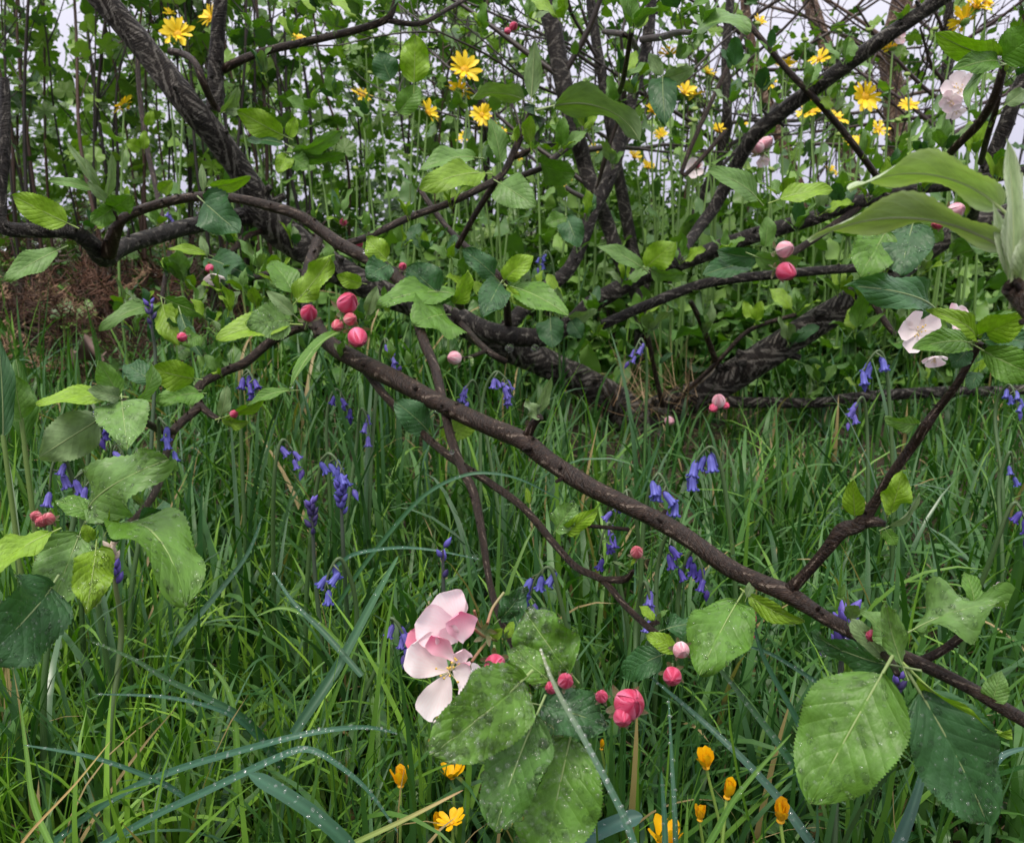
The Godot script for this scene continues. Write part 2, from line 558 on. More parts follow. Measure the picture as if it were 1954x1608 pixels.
func make_library() -> void:
	lib.blades = [blade_mesh(0.25, 0.2, 6), blade_mesh(0.7, -0.5, 7), blade_mesh(1.2, 0.7, 8), blade_mesh(1.9, -0.4, 9), blade_mesh(0.45, 1.4, 7), blade_mesh(2.4, 0.9, 10)]
	lib.lobed = [lobed_leaf(1, 5, 0.34), lobed_leaf(2, 3, 0.3), lobed_leaf(3, 5, 0.45)]
	var g := Color(1, 1, 1)
	lib.small = []
	for k in 5:
		lib.small.append(leaf_mesh(1.0, [0.5, 0.62, 0.42, 0.7, 0.55][k], g, {"rows": 7, "cols": 5, "prof": [0, 3, 1, 3, 0][k], "curl": [0.3, 0.8, 0.5, 0.4, 1.1][k], "fold": [0.3, 0.2, 0.5, 0.1, 0.35][k], "wave": 0.12, "seed": k, "vein": g, "stalk": 0.3, "rib": k % 2 == 0, "serr": 0.0}))
	# apple leaves for the rosettes, one unit long
	lib.rosette = []
	for k in 8:
		lib.rosette.append(leaf_mesh(1.0, [0.5, 0.6, 0.35, 0.55, 0.45, 0.3, 0.62, 0.5][k], g, {"rows": 12, "cols": 7, "prof": [0, 0, 1, 0, 0, 1, 0, 0][k], "curl": [0.3, 0.7, 0.9, -0.3, 1.2, 0.5, 0.5, 1.0][k], "fold": [0.3, 0.15, 0.55, 0.3, 0.5, 0.7, 0.2, 0.35][k], "wave": 0.1, "twist": [0.2, -0.3, 0.5, 0.0, -0.5, 0.3, 0.1, 0.4][k], "seed": k + 9, "vein": Color(1.7, 1.5, 2.0), "stalk": 0.3, "serr": 0.06}))
	# a bluebell: a tube whose six tips curl back
	var prof := []
	for r in 9:
		var u := r / 8.0
		prof.append(Vector2(lerpf(0.09, 0.205, smoothstep(0.0, 0.25, u)) + 0.035 * u, -u))
	prof[8] = Vector2(0.43, -0.93)
	prof[7] = Vector2(0.36, -1.0)
	prof[6] = Vector2(0.27, -0.95)
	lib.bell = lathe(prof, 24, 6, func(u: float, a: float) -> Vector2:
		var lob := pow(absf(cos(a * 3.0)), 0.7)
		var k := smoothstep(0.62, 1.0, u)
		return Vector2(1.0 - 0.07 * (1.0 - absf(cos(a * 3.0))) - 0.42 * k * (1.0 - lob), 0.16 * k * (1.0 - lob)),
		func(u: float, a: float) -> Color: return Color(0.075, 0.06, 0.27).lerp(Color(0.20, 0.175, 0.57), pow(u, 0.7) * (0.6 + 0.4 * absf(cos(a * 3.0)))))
	# a closed bell
	var pc := []
	for r in 7:
		var u := r / 6.0
		pc.append(Vector2(0.02 + 0.22 * sin(PI * pow(u, 0.75)), -u))
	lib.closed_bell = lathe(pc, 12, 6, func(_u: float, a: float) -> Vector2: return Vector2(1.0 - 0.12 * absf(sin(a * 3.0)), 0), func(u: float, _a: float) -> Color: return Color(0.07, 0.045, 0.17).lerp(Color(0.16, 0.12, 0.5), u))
	# an apple flower bud: four overlapping petals wrapped round a closed core
	lib.bud = []
	for kind in 3:
		var deep: Color = [Color(0.48, 0.012, 0.07), Color(0.48, 0.05, 0.09), Color(0.74, 0.30, 0.38)][kind]
		var pale: Color = [Color(0.82, 0.22, 0.36), Color(0.78, 0.36, 0.36), Color(0.87, 0.72, 0.74)][kind]
		var mb := MB.new()
		for k in 5:
			var pts := PackedVector3Array()
			var uvs := PackedVector2Array()
			var cs := PackedColorArray()
			var mid := TAU * k * 0.39 + kind
			var wide := PI if k == 0 else 1.25
			var nc := 25 if k == 0 else 13
			for r in 15:
				var u := r / 14.0
				for c in nc:
					var e := 2.0 * c / (nc - 1.0) - 1.0
					var top := 1.0 - (0.0 if k == 0 else 0.16 * e * e)
					var uu := clampf(u * top, 0.004, 0.996)
					var an := mid + e * wide * (1.0 if k == 0 else 0.55 + 0.45 * sin(PI * pow(uu, 0.7))) + 0.5 * uu
					var rad := pow(sin(PI * pow(uu, 0.74)), 0.72) * 0.45
					rad *= 1.0 if k == 0 else 1.03 + 0.02 * k + 0.05 * smoothstep(0.4, 1.0, e) * sin(PI * uu) + 0.02 * nz.get_noise_3d(e * 130.0, uu * 160.0, k * 50.0)
					var h := uu * 1.16 + (0.0 if k == 0 else 0.012 * k * uu)
					pts.append(Vector3(cos(an) * rad, h, -sin(an) * rad))
					uvs.append(Vector2(0.5 + 0.5 * e, u))
					var t := 0.1 + 0.8 * pow(absf(e), 4.0) + 0.4 * pow(1.0 - u, 2.0) + 0.5 * nz.get_noise_3d(e * 200.0, u * 90.0, k * 70.0 + 11.0)
					cs.append(deep.lerp(pale, clampf(t, 0.0, 1.0)))
			mb.grid(pts, 15, nc, uvs, cs)
		lib.bud.append(mb.mesh())
	# a daisy: one ray petal and its disc
	lib.ray = leaf_mesh(1.0, 0.27, Color(0.80, 0.56, 0.012), {"rows": 6, "cols": 3, "prof": 2, "curl": 0.35, "fold": 0.25, "rib": false, "serr": 0.0, "tip": Color(0.86, 0.66, 0.03)})
	var pd := []
	for r in 7:
		var u := r / 6.0
		pd.append(Vector2(cos(u * PI / 2.0) * 1.0 + 0.001, sin(u * PI / 2.0) * 0.55))
	lib.disc = lathe(pd, 18, 1, func(u: float, a: float) -> Vector2: return Vector2(1.0 + 0.06 * sin(a * 9.0 + u * 20.0), 0.05 * sin(a * 6.0 + u * 30.0)), func(u: float, _a: float) -> Color: return Color(0.62, 0.3, 0.01).lerp(Color(0.72, 0.42, 0.01), u))
	var cup := []
	for r in 6:
		var u := r / 5.0
		cup.append(Vector2(0.12 + 0.9 * sin(u * PI / 2.0), -0.7 + 0.7 * u))
	lib.calyx = lathe(cup, 16, 1, func(u: float, a: float) -> Vector2: return Vector2(1.0 + 0.12 * u * cos(a * 8.0), 0.0), func(u: float, _a: float) -> Color: return Color(0.09, 0.19, 0.035).lerp(Color(0.16, 0.27, 0.05), u))
	# a celandine petal, cupped
	lib.cel = leaf_mesh(1.0, 0.42, Color(0.78, 0.42, 0.006), {"rows": 8, "cols": 5, "prof": 2, "curl": -0.5, "fold": 0.35, "rib": false, "serr": 0.0, "tip": Color(0.86, 0.52, 0.008)})
	lib.cel_old = leaf_mesh(1.0, 0.46, Color(0.5, 0.24, 0.012), {"rows": 8, "cols": 5, "prof": 2, "curl": -0.5, "fold": 0.35, "rib": false, "serr": 0.0, "tip": Color(0.78, 0.42, 0.01)})

# ---------------------------------------------------------------- the apple tree
func limb(called: String, pts: Array, mat: Material, sides := 10, knob := 0.12, own: Node3D = null) -> void:
	var root: Node3D = own if own else apple
	var q := []
	for p in pts:
		var w := at(p[0], p[1], p[2]) - root.position
		q.append(Vector4(w.x, w.y, w.z, p[3] * 0.5 / F * p[2]))
	var s := smooth(q, 7 if sides > 8 else 5)
	var mb := MB.new()
	tube(mb, s, sides, Color(1, 1, 1), Color(1, 1, 1), knob, true, pts[0][0] * 0.7)
	# spur scars and small knots along the wood
	if sides > 8:
		for k in int(s.size() / 4.0):
			var c: Vector4 = s[rng.randi_range(1, s.size() - 2)]
			var dir := Vector3(rr(-1, 1), rr(-0.3, 1), rr(-0.2, 1)).normalized()
			var e := v3(c) + dir * c.w * rr(1.05, 2.0)
			tube(mb, [Vector4(c.x, c.y, c.z, c.w * 0.34), Vector4(e.x, e.y, e.z, c.w * rr(0.12, 0.24))], 6, Color(1, 1, 1), Color(1, 1, 1), 0.2)
	part(called, mb.mesh(), mat, root)

# a tuft of young leaves on a short spur
func rosette(x: float, y: float, d: float, size: float, n: int, tone := -1, up := Vector3(0, 1, 0.35)) -> void:
	var c := at(x, y, d)
	var s := size / F * d
	var phase := rng.randf() * TAU
	var axis := up.normalized()
	var e1 := axis.cross(Vector3.RIGHT).normalized()
	var e2 := axis.cross(e1)
	for k in n:
		var a := phase + TAU * k / n + rr(-0.4, 0.4)
		var spread := rr(0.35, 1.15) if k > 0 else 0.15
		var dir := (axis * cos(spread) + (e1 * cos(a) + e2 * sin(a)) * sin(spread)).normalized()
		var z := (axis - dir * axis.dot(dir)).normalized()
		if z.length() < 0.5: z = dir.cross(e1).normalized()
		var L := s * rr(0.6, 1.1)
		var b := Basis(dir.cross(z), dir, z).rotated(dir, rr(-0.7, 0.7)) * Basis.from_scale(Vector3(L, L, L))
		var t: int = tone if tone >= 0 else [0, 5, 1, 5, 3, 5, 1, 2][rng.randi_range(0, 7)]
		var which := rng.randi_range(0, 7)
		var tf := Transform3D(b, c - apple.position + dir * L * 0.25)
		tufts.append([L / d, which, t, tf])

var tufts := []
# the tufts' leaves: those that show largest are parts of their own, the rest one part
func finish_tufts(most: int) -> void:
	tufts.sort_custom(func(p, q): return p[0] > q[0])
	var mb := MB.new()
	for k in tufts.size():
		var q: Array = tufts[k]
		var tf: Transform3D = q[3]
		if k < most:
			part("leaf", lib.rosette[q[1]], tinted(M.leaf if q[2] != 3 else M.leaf_under, q[2]), apple, tf)
			continue
		var src: Array = lib.rosette[q[1]].surface_get_arrays(0)
		var o := mb.v.size()
		var vs: PackedVector3Array = src[Mesh.ARRAY_VERTEX]
		var ns: PackedVector3Array = src[Mesh.ARRAY_NORMAL]
		var cs: PackedColorArray = src[Mesh.ARRAY_COLOR]
		var turn := tf.basis.orthonormalized()
		var tint: Color = TONE[q[2]]
		for i in vs.size():
			mb.v.append(tf * vs[i])
			mb.n.append(turn * ns[i])
			mb.c.append(cs[i] * tint)
		mb.uv.append_array(src[Mesh.ARRAY_TEX_UV])
		for i in src[Mesh.ARRAY_INDEX]: mb.ix.append(o + i)
	var left := part("small_leaves", mb.mesh(), M.leaf, apple)
	left.set_meta("kind", "stuff")

var tints := {}
func tinted(m: StandardMaterial3D, tone: int) -> StandardMaterial3D:
	var key := "%d %d" % [m.get_instance_id(), tone]
	if not tints.has(key):
		var c: StandardMaterial3D = m.duplicate()
		var t: Color = TONE[tone]
		c.albedo_color = t.linear_to_srgb()
		tints[key] = c
	return tints[key]

# a flower bud: pixel of its middle, depth, size in pixels, direction it points (pixels), kind of pink
func bud(x: float, y: float, d: float, size: float, dx: float, dy: float, kind := 0, stalk := 1.4) -> void:
	var a := at(x, y, d)
	var s := size / F * d
	var dir := (at(x + dx, y + dy, d - 0.01) - a).normalized()
	var b := facing(a, a + dir, rr(0, 360))
	var base := a - dir * s * 0.5
	var o := part("flower_bud", lib.bud[kind], M.bud, apple, Transform3D(b.scaled_local(Vector3(s, s, s) * Vector3(0.94, 1.08, 0.94)), base - apple.position))
	# its green sepals and stalk, in bud lengths
	for k in 5:
		var ang := TAU * k / 5.0
		var out := Vector3(sin(ang), 0, cos(ang))
		var y2 := (Vector3(0, 0.5, 0) + out * rr(0.85, 1.1)).normalized()
		var z2 := (-out + Vector3(0, 0.55, 0)).normalized()
		z2 = (z2 - y2 * z2.dot(y2)).normalized()
		part("sepal", lib.sepal, M.leaf_under, o, Transform3D(Basis(y2.cross(z2), y2, z2), Vector3(0, -0.06, 0) + out * 0.14))
	var mb := MB.new()
	tube(mb, [Vector4(0, 0.04, 0, 0.17), Vector4(0.0, -0.14, 0.0, 0.13), Vector4(0.05, -0.45, 0.0, 0.075), Vector4(0.02, -stalk, -0.1, 0.07)], 7, Color(0.3, 0.3, 0.16), Color(0.26, 0.32, 0.14), 0.0)
	part("stalk", mb.mesh(), M.stem, o)

# a petal between two pixels
func petal(o: Node3D, bx: float, by: float, bd: float, tx: float, ty: float, td: float, w: float, roll: float, base: Color, tip: Color, more := {}) -> void:
	var a := at(bx, by, bd)
	var b := at(tx, ty, td)
	var opt := {"prof": 2, "rows": 14, "cols": 11, "rib": false, "serr": 0.0, "curl": -0.5, "fold": 0.1, "cup": 0.25, "wave": 0.07, "tip": tip, "seed": int(tx), "edge": base.lerp(tip, 0.5)}
	opt.merge(more, true)
	part("petal", leaf_mesh(a.distance_to(b), w / F * bd, base, opt), M.petal, o, Transform3D(facing(a, b, roll), a - apple.position - o.position))

func stamens(o: Node3D, where: Vector3, dir: Vector3, size: float, n: int) -> void:
	for k in n:
		var mb := MB.new()
		var side := Vector3(rr(-1, 1), rr(-1, 1), rr(-1, 1)) * 0.55
		var e := (dir + side).normalized() * size * rr(0.75, 1.1)
		var m := e * 0.5 + dir * size * 0.08
		tube(mb, [Vector4(0, 0, 0, size * 0.022), Vector4(m.x, m.y, m.z, size * 0.018), Vector4(e.x, e.y, e.z, size * 0.018)], 5, Color(0.78, 0.72, 0.55), Color(0.8, 0.7, 0.4), 0.0)
		var f := e * 1.07
		tube(mb, [Vector4(e.x, e.y, e.z, size * 0.055), Vector4(f.x, f.y, f.z, size * 0.065)], 6, Color(0.78, 0.55, 0.12), Color(0.72, 0.48, 0.1), 0.0)
		part("stamen", mb.mesh(), M.flower, o, Transform3D(Basis(), where))

# an open five-petalled blossom that looks along dir
func blossom(x: float, y: float, d: float, size: float, dir: Vector3, pink: float) -> void:
	var c := at(x, y, d)
	var s := size * 0.5 / F * d
	var o := Node3D.new()
	o.name = "blossom"
	apple.add_child(o, true)
	o.position = c - apple.position
	var n := dir.normalized()
	var e1 := n.cross(Vector3.UP).normalized()
	var e2 := n.cross(e1)
	for k in 5:
		var a := TAU * k / 5.0 + rr(-0.15, 0.15)
		var out := e1 * cos(a) + e2 * sin(a)
		var yv := (out * 0.86 + n * rr(0.25, 0.55)).normalized()
		var zv := (n - yv * n.dot(yv)).normalized()
		var tip := Color(0.84, 0.8, 0.82).lerp(Color(0.82, 0.38, 0.5), pink * rr(0.4, 1.0))
		part("petal", leaf_mesh(s, s * rr(0.75, 0.95), Color(0.86, 0.82, 0.83), {"prof": 2, "rows": 9, "cols": 7, "rib": false, "serr": 0.0, "curl": -0.5, "cup": 0.3, "fold": 0.1, "tip": tip, "seed": k}), M.petal, o, Transform3D(Basis(yv.cross(zv), yv, zv), Vector3.ZERO))
	stamens(o, Vector3.ZERO, n, s * 0.5, 10)

# ---------------------------------------------------------------- flowers of the grass
func bluebell(x: float, y: float, d: float, n: int, lean: float, kind: int, phrase: String, size := 0.0145) -> void:
	var top := at(x, y, d)
	var g := Vector3(top.x - lean * rr(0.02, 0.06), 0, top.z + rr(-0.03, 0.05))
	g.y = ground(g.x, g.z)
	var o := thing("bluebell", g, phrase, "bluebell", "bluebells in the grass")
	var t := top - g
	var nod := Vector3(lean, 0.0, rr(-0.2, 0.5)).normalized()
	var reach := 0.008 + 0.0022 * n if kind == 0 else 0.0
	var q := []
	q.append(Vector4(0, -0.01, 0, 0.0026))
	q.append(Vector4(t.x * 0.25, t.y * 0.5, t.z * 0.25, 0.0024))
	var b := t - nod * reach * 0.55 + Vector3(0, -0.012, 0)
	q.append(Vector4(b.x, b.y - 0.03, b.z, 0.0021))
	q.append(Vector4(t.x, t.y, t.z, 0.0017))
	if kind == 0:
		var e := t + nod * reach * 0.55 + Vector3(0, -0.008, 0)
		q.append(Vector4(e.x, e.y, e.z, 0.0012))
		e = e + nod * reach * 0.28 + Vector3(0, -0.018, 0)
		q.append(Vector4(e.x, e.y, e.z, 0.0008))
	else:
		q.append(Vector4(t.x, t.y + 0.03, t.z, 0.001))
	var s := smooth(q, 6)
	var mb := MB.new()
	var stemc: Color = [Color(0.07, 0.1, 0.045), Color(0.06, 0.055, 0.07), Color(0.12, 0.14, 0.06)][kind]
	tube(mb, s, 6, Color(0.05, 0.11, 0.03), stemc, 0.0)
	part("stem", mb.mesh(), M.stem, o)
	var last := s.size() - 1
	var tint := rng.randi_range(0, 2)
	size *= 0.86
	if kind > 0: n = int(n * 1.6)
	for k in n:
		var f := 1.0 - 0.42 * k / maxf(n, 3.0) if kind == 0 else 1.0 - 0.24 * k / n
		var p: Vector4 = s[clampi(int(f * last), 0, last)]
		var pos := v3(p)
		var L := size * rr(0.85, 1.12)
		var mat: Material = M.bells[tint]
		var shape: Mesh = lib.bell
		var dir: Vector3
		if kind == 0:
			dir = (Vector3(rr(-0.5, 0.5), -1, rr(-0.3, 0.5)) + nod * rr(-0.1, 0.5)).normalized()
			pos += Vector3(rr(-1, 1), -0.4 - 0.6 * k / n, rr(-0.6, 1)) * 0.007
			if k == 0 and n > 3: shape = lib.closed_bell
		else:
			var a := k * 2.4
			dir = Vector3(cos(a) * 0.55, 0.85 if kind == 1 else 1.0, sin(a) * 0.55).normalized()
			pos += dir * 0.002
			shape = lib.closed_bell
			L *= 0.82
			if kind == 1 and k > 2 and n < 14: mat = M.darkbell
		var x1 := dir.cross(Vector3.FORWARD).normalized()
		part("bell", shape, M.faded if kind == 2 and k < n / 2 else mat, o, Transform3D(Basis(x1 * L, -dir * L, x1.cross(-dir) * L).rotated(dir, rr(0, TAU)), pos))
		if kind == 0:
			var st := MB.new()
			tube(st, [p, Vector4(pos.x, pos.y + 0.001, pos.z, 0.0007)], 4, stemc, stemc, 0.0)
			part("flower_stalk", st.mesh(), M.stem, o)
	for k in 3:
		var a := rr(0, TAU)
		var L := t.y * rr(0.7, 1.15)
		var wd := rr(0.007, 0.011)
		var bas := Basis(Vector3.UP, a) * Basis.from_scale(Vector3(L, L, wd * 50.0))
		part("leaf", lib.blades[[1, 2, 3, 4][rng.randi_range(0, 3)]], M.strap, o, Transform3D(bas, Vector3(rr(-0.01, 0.01), -0.01, rr(-0.01, 0.01))))

func celandine(x: float, y: float, d: float, size: float, open: float, old: bool, phrase: String, lean := Vector3.ZERO) -> void:
	var top := at(x, y, d)
	var g := Vector3(top.x + rr(-0.02, 0.02), 0, top.z + rr(-0.01, 0.03))
	g.y = ground(g.x, g.z)
	var o := thing("celandine", g, phrase, "celandine", "yellow celandines in the near grass")
	var t := top - g
	var L := size / F * d
	var b := t - Vector3(0, L * 0.5, 0)
	var mb := MB.new()
	tube(mb, smooth([Vector4(0, -0.01, 0, 0.0013), Vector4(b.x * 0.3 + 0.004, b.y * 0.5, b.z * 0.3, 0.0012), Vector4(b.x, b.y, b.z, 0.0011)], 6), 6, Color(0.1, 0.2, 0.04), Color(0.2, 0.3, 0.06), 0.0)
	part("stem", mb.mesh(), M.stem, o)
	var axis := (Vector3(rr(-0.15, 0.15), 1, rr(-0.05, 0.3)) + lean).normalized()
	var e1 := axis.cross(Vector3.RIGHT).normalized()
	var e2 := axis.cross(e1)
	var head := part("flower_centre", lib.disc, M.flower, o, Transform3D(Basis(e1, axis, -e2) * Basis.from_scale(Vector3(1, 1, 1) * L * 0.16), b + axis * L * 0.06))
	var home := head.transform.affine_inverse()
	for k in 8:
		var a := TAU * k / 8.0 + rr(-0.2, 0.2)
		var sp := open + rr(-0.2, 0.2)
		var dir := (axis * cos(sp) + (e1 * cos(a) + e2 * sin(a)) * sin(sp)).normalized()
		var z := (axis - dir * axis.dot(dir)).normalized()
		part("petal", lib.cel_old if old and k % 3 == 0 else lib.cel, M.flower, head, home * Transform3D(Basis(dir.cross(z), dir, z) * Basis.from_scale(Vector3(1, 1, 1) * L * rr(0.85, 1.1)), b))
	for k in 3:
		var a := rr(0, TAU)
		var s := rr(0.02, 0.03)
		var p := Vector3(cos(a), 0, sin(a)) * rr(0.01, 0.04)
		part("leaf", lib.small[[1, 3][k % 2]], M.celandine_leaf, o, Transform3D(Basis(Vector3.UP, -a + PI / 2) * Basis(Vector3.RIGHT, rr(0.5, 1.1)) * Basis.from_scale(Vector3(s, s, s)), p + Vector3(0, rr(0.02, 0.04), 0)))

# look: 0 seen from the side, 1 towards the camera, -1 away from it
func daisy(x: float, y: float, d: float, size: float, look: float, tilt: float, phrase: String, whole := true) -> void:
	d = maxf(d * 1.2, 1.93)
	size *= 1.03
	if look > -0.1: look += 0.3
	var top := at(x, y, d)
	var g := Vector3(top.x + rr(-0.06, 0.06), 0, minf(top.z + rr(-0.05, 0.1), -1.95))
	g.y = ground(g.x, g.z)
	var o := thing("yellow_daisy" if whole else "green_stalk", g, phrase, "daisy" if whole else "flower stalk", "yellow daisies behind the apple tree" if whole else "green stalks with closed buds")
	var t := top - g
	var R := size * 0.5 / F * d
	var q := [Vector4(0, -0.02, 0, 0.0034), Vector4(t.x * 0.2 + rr(-0.015, 0.015), t.y * 0.4, t.z * 0.2, 0.003), Vector4(t.x * 0.8 + rr(-0.01, 0.01), t.y * 0.8, t.z * 0.8, 0.0024), Vector4(t.x, t.y, t.z, 0.002)]
	var s := smooth(q, 6)
	var mb := MB.new()
	tube(mb, s, 7, Color(0.085, 0.17, 0.035), Color(0.17, 0.28, 0.075), 0.0)
	part("stem", mb.mesh(), M.stem, o)
	var axis := Vector3(tilt, maxf(0.15, 1.0 - 0.75 * absf(look)), look).normalized()
	var e1 := axis.cross(Vector3(0.3, 0.2, 1)).normalized()
	var e2 := axis.cross(e1)
	var hb := Basis(e1, axis, -e2)
	if whole:
		var head := part("flower_head", lib.disc, M.flower, o, Transform3D(hb * Basis.from_scale(Vector3.ONE * R * 0.3), t + axis * R * 0.04))
		var home := head.transform.affine_inverse()
		var n := rng.randi_range(15, 20)
		var sag := rr(1.0, 1.5)
		for k in n:
			var a := TAU * k / n + rr(-0.12, 0.12)
			var sp := sag + rr(-0.25, 0.25)
			var dir := (axis * cos(sp) + (e1 * cos(a) + e2 * sin(a)) * sin(sp)).normalized()
			var z := (axis - dir * axis.dot(dir)).normalized()
			part("ray_petal", lib.ray, M.flower, head, home * Transform3D(Basis(dir.cross(z), dir, z).rotated(dir, rr(-0.5, 0.5)) * Basis.from_scale(Vector3(rr(0.9, 1.3), 1, 1) * R * rr(0.7, 1.08)), t + dir * R * 0.1))
		part("calyx", lib.calyx, M.stem, head, home * Transform3D(hb * Basis.from_scale(Vector3.ONE * R * 0.3), t))
	else:
		part("bud", lib.calyx, M.stem, o, Transform3D(hb * Basis.from_scale(Vector3(1, 1.3, 1) * 0.0075), t))
		part("bud_top", lib.disc, M.budtop, o, Transform3D(hb * Basis.from_scale(Vector3(1, 1.1, 1) * 0.0078), t))
	for k in 4:
		var f: float = [0.28, 0.48, 0.66, 0.84][k] + rr(-0.07, 0.07)
		var p: Vector4 = s[clampi(int(f * (s.size() - 1)), 0, s.size() - 1)]
		var a := rr(0, TAU)
		var L: float = lerpf(0.095, 0.045, f) * rr(0.8, 1.2)
		part("leaf", lib.small[[1, 3, 0, 1][k]], M.daisy_leaf[rng.randi_range(0, 2)], o, Transform3D(Basis(Vector3.UP, a) * Basis(Vector3.RIGHT, rr(0.5, 1.3)) * Basis.from_scale(Vector3(L * rr(0.6, 1), L, L)), v3(p)))

# ---------------------------------------------------------------- shrubs and trees behind
func cane_bush(x: float, z: float, n: int, high: float, spread: float, leaves: int, phrase: String) -> void:
	var g := Vector3(x, ground(x, z), z)
	var o := thing("currant_bush", g, phrase, "bush", "currant bushes at the back")
	var spots := []
	for k in n:
		var b := Vector3(rr(-1, 1) * spread, 0, rr(-1, 1) * spread)
		b.y = ground(x + b.x, z + b.z) - g.y - 0.02
		var h := high * rr(0.75, 1.1)
		var lean := Vector3(rr(-0.16, 0.16) + b.x * 0.25, 0, rr(-0.15, 0.15))
		var w := rr(0.003, 0.0075)
		var q := []
		for i in 6:
			var f := i / 5.0
			var p := b + Vector3(0, h * f, 0) + lean * f * f * h + Vector3(rr(-1, 1), 0, rr(-1, 1)) * 0.018 * (1.0 if i > 0 else 0.0)
			q.append(Vector4(p.x, p.y, p.z, w * (1.0 - 0.65 * f)))
		var s := smooth(q, 4)
		var mb := MB.new()
		var dark := Color(0.022, 0.016, 0.014) if rng.randf() < 0.7 else Color(0.07, 0.04, 0.028)
		tube(mb, s, 6, dark, dark * 1.15, 0.1, true, k)
		for j in 3:
			var i0 := rng.randi_range(8, s.size() - 4)
			var p: Vector4 = s[i0]
			var e := v3(p) + Vector3(rr(-0.14, 0.14), rr(0.08, 0.22), rr(-0.12, 0.12))
			tube(mb, smooth([Vector4(p.x, p.y, p.z, 0.0022), Vector4(lerpf(p.x, e.x, 0.5) + rr(-0.01, 0.01), lerpf(p.y, e.y, 0.45), lerpf(p.z, e.z, 0.5), 0.0018), Vector4(e.x, e.y, e.z, 0.0012)], 3), 4, dark, dark, 0.0)
			spots.append(e)
			spots.append(v3(p).lerp(e, 0.6))
		part("cane", mb.mesh(), M.stem, o)
		for i in range(7, s.size(), 2):
			spots.append(v3(s[i]) + Vector3(rr(-0.03, 0.03), 0, rr(-0.03, 0.03)))
	for k in leaves:
		var p: Vector3 = spots[rng.randi_range(0, spots.size() - 1)] + Vector3(rr(-0.04, 0.04), rr(-0.03, 0.03), rr(-0.04, 0.04))
		var L := rr(0.034, 0.072)
		part("leaf", lib.lobed[rng.randi_range(0, 2)], M.bush_leaf[rng.randi_range(0, 3)], o, Transform3D(Basis(Vector3.UP, rr(0, TAU)) * Basis(Vector3.RIGHT, rr(-1.3, -0.25)) * Basis.from_scale(Vector3(L, L, L)), p))

func twigs(mb: MB, p: Vector3, dir: Vector3, length: float, rad: float, depth: int, col: Color, ends: Array) -> void:
	var q := []
	var here := p
	var d := dir
	for i in 5:
		q.append(Vector4(here.x, here.y, here.z, rad * (1.0 - 0.14 * i)))
		d = (d + Vector3(rr(-1, 1), rr(-0.6, 0.8), rr(-1, 1)) * 0.22).normalized()
		here += d * length / 4.0
	tube(mb, smooth(q, 3), 5 if rad < 0.006 else 7, col, col, 0.08, true, length)
	ends.append(here)
	if depth > 0:
		for k in 3 if depth > 1 else 4:
			var b: Vector4 = q[rng.randi_range(1, 4)]
			var side := (d * 0.8 + Vector3(rr(-1, 1), rr(-0.5, 1), rr(-1, 1))).normalized()
			twigs(mb, v3(b), side, length * rr(0.45, 0.7), maxf(rad * 0.5, 0.0011), depth - 1, col, ends)

# a slim tree behind: trunk along given pixels, then branches with twigs, then small leaves
func back_tree(trunk: Array, mat: Material, twig: Color, n: int, leaves: int, phrase: String, called := "slim_tree") -> void:
	var b: Array = trunk[0]
	var foot := at(b[0], b[1], b[2])
	foot.y = ground(foot.x, foot.z)
	var o := thing(called, foot, phrase, "tree", "slim trees at the back")
	var q := [Vector4(0, -0.03, 0, b[3] * 0.55 / F * b[2])]
	for p in trunk:
		var w := at(p[0], p[1], p[2]) - foot
		q.append(Vector4(w.x, w.y, w.z, p[3] * 0.5 / F * p[2]))
	var s := smooth(q, 6)
	var mb := MB.new()
	tube(mb, s, 10, Color(1, 1, 1), Color(1, 1, 1), 0.14, true, b[0])
	part("trunk", mb.mesh(), mat, o)
	var ends := []
	for k in n:
		var i := rng.randi_range(int(s.size() * 0.4), s.size() - 1)
		var p: Vector4 = s[i]
		var bb := MB.new()
		twigs(bb, v3(p), Vector3(rr(-1, 1), rr(0.0, 0.9), rr(-0.8, 0.6)).normalized(), rr(0.25, 0.55), minf(p.w * 0.4, 0.008), 2, twig, ends)
		part("branch", bb.mesh(), M.stem, o)
	for k in leaves:
		var p: Vector3 = ends[rng.randi_range(0, ends.size() - 1)]
		var L := rr(0.018, 0.04)
		part("leaf", lib.small[rng.randi_range(0, 4)], M.bush_leaf[rng.randi_range(0, 3)], o, Transform3D(Basis(Vector3.UP, rr(0, TAU)) * Basis(Vector3.RIGHT, rr(0.2, 1.9)) * Basis.from_scale(Vector3(L, L, L)), p + Vector3(rr(-1, 1), rr(-1, 1), rr(-1, 1)) * 0.03))

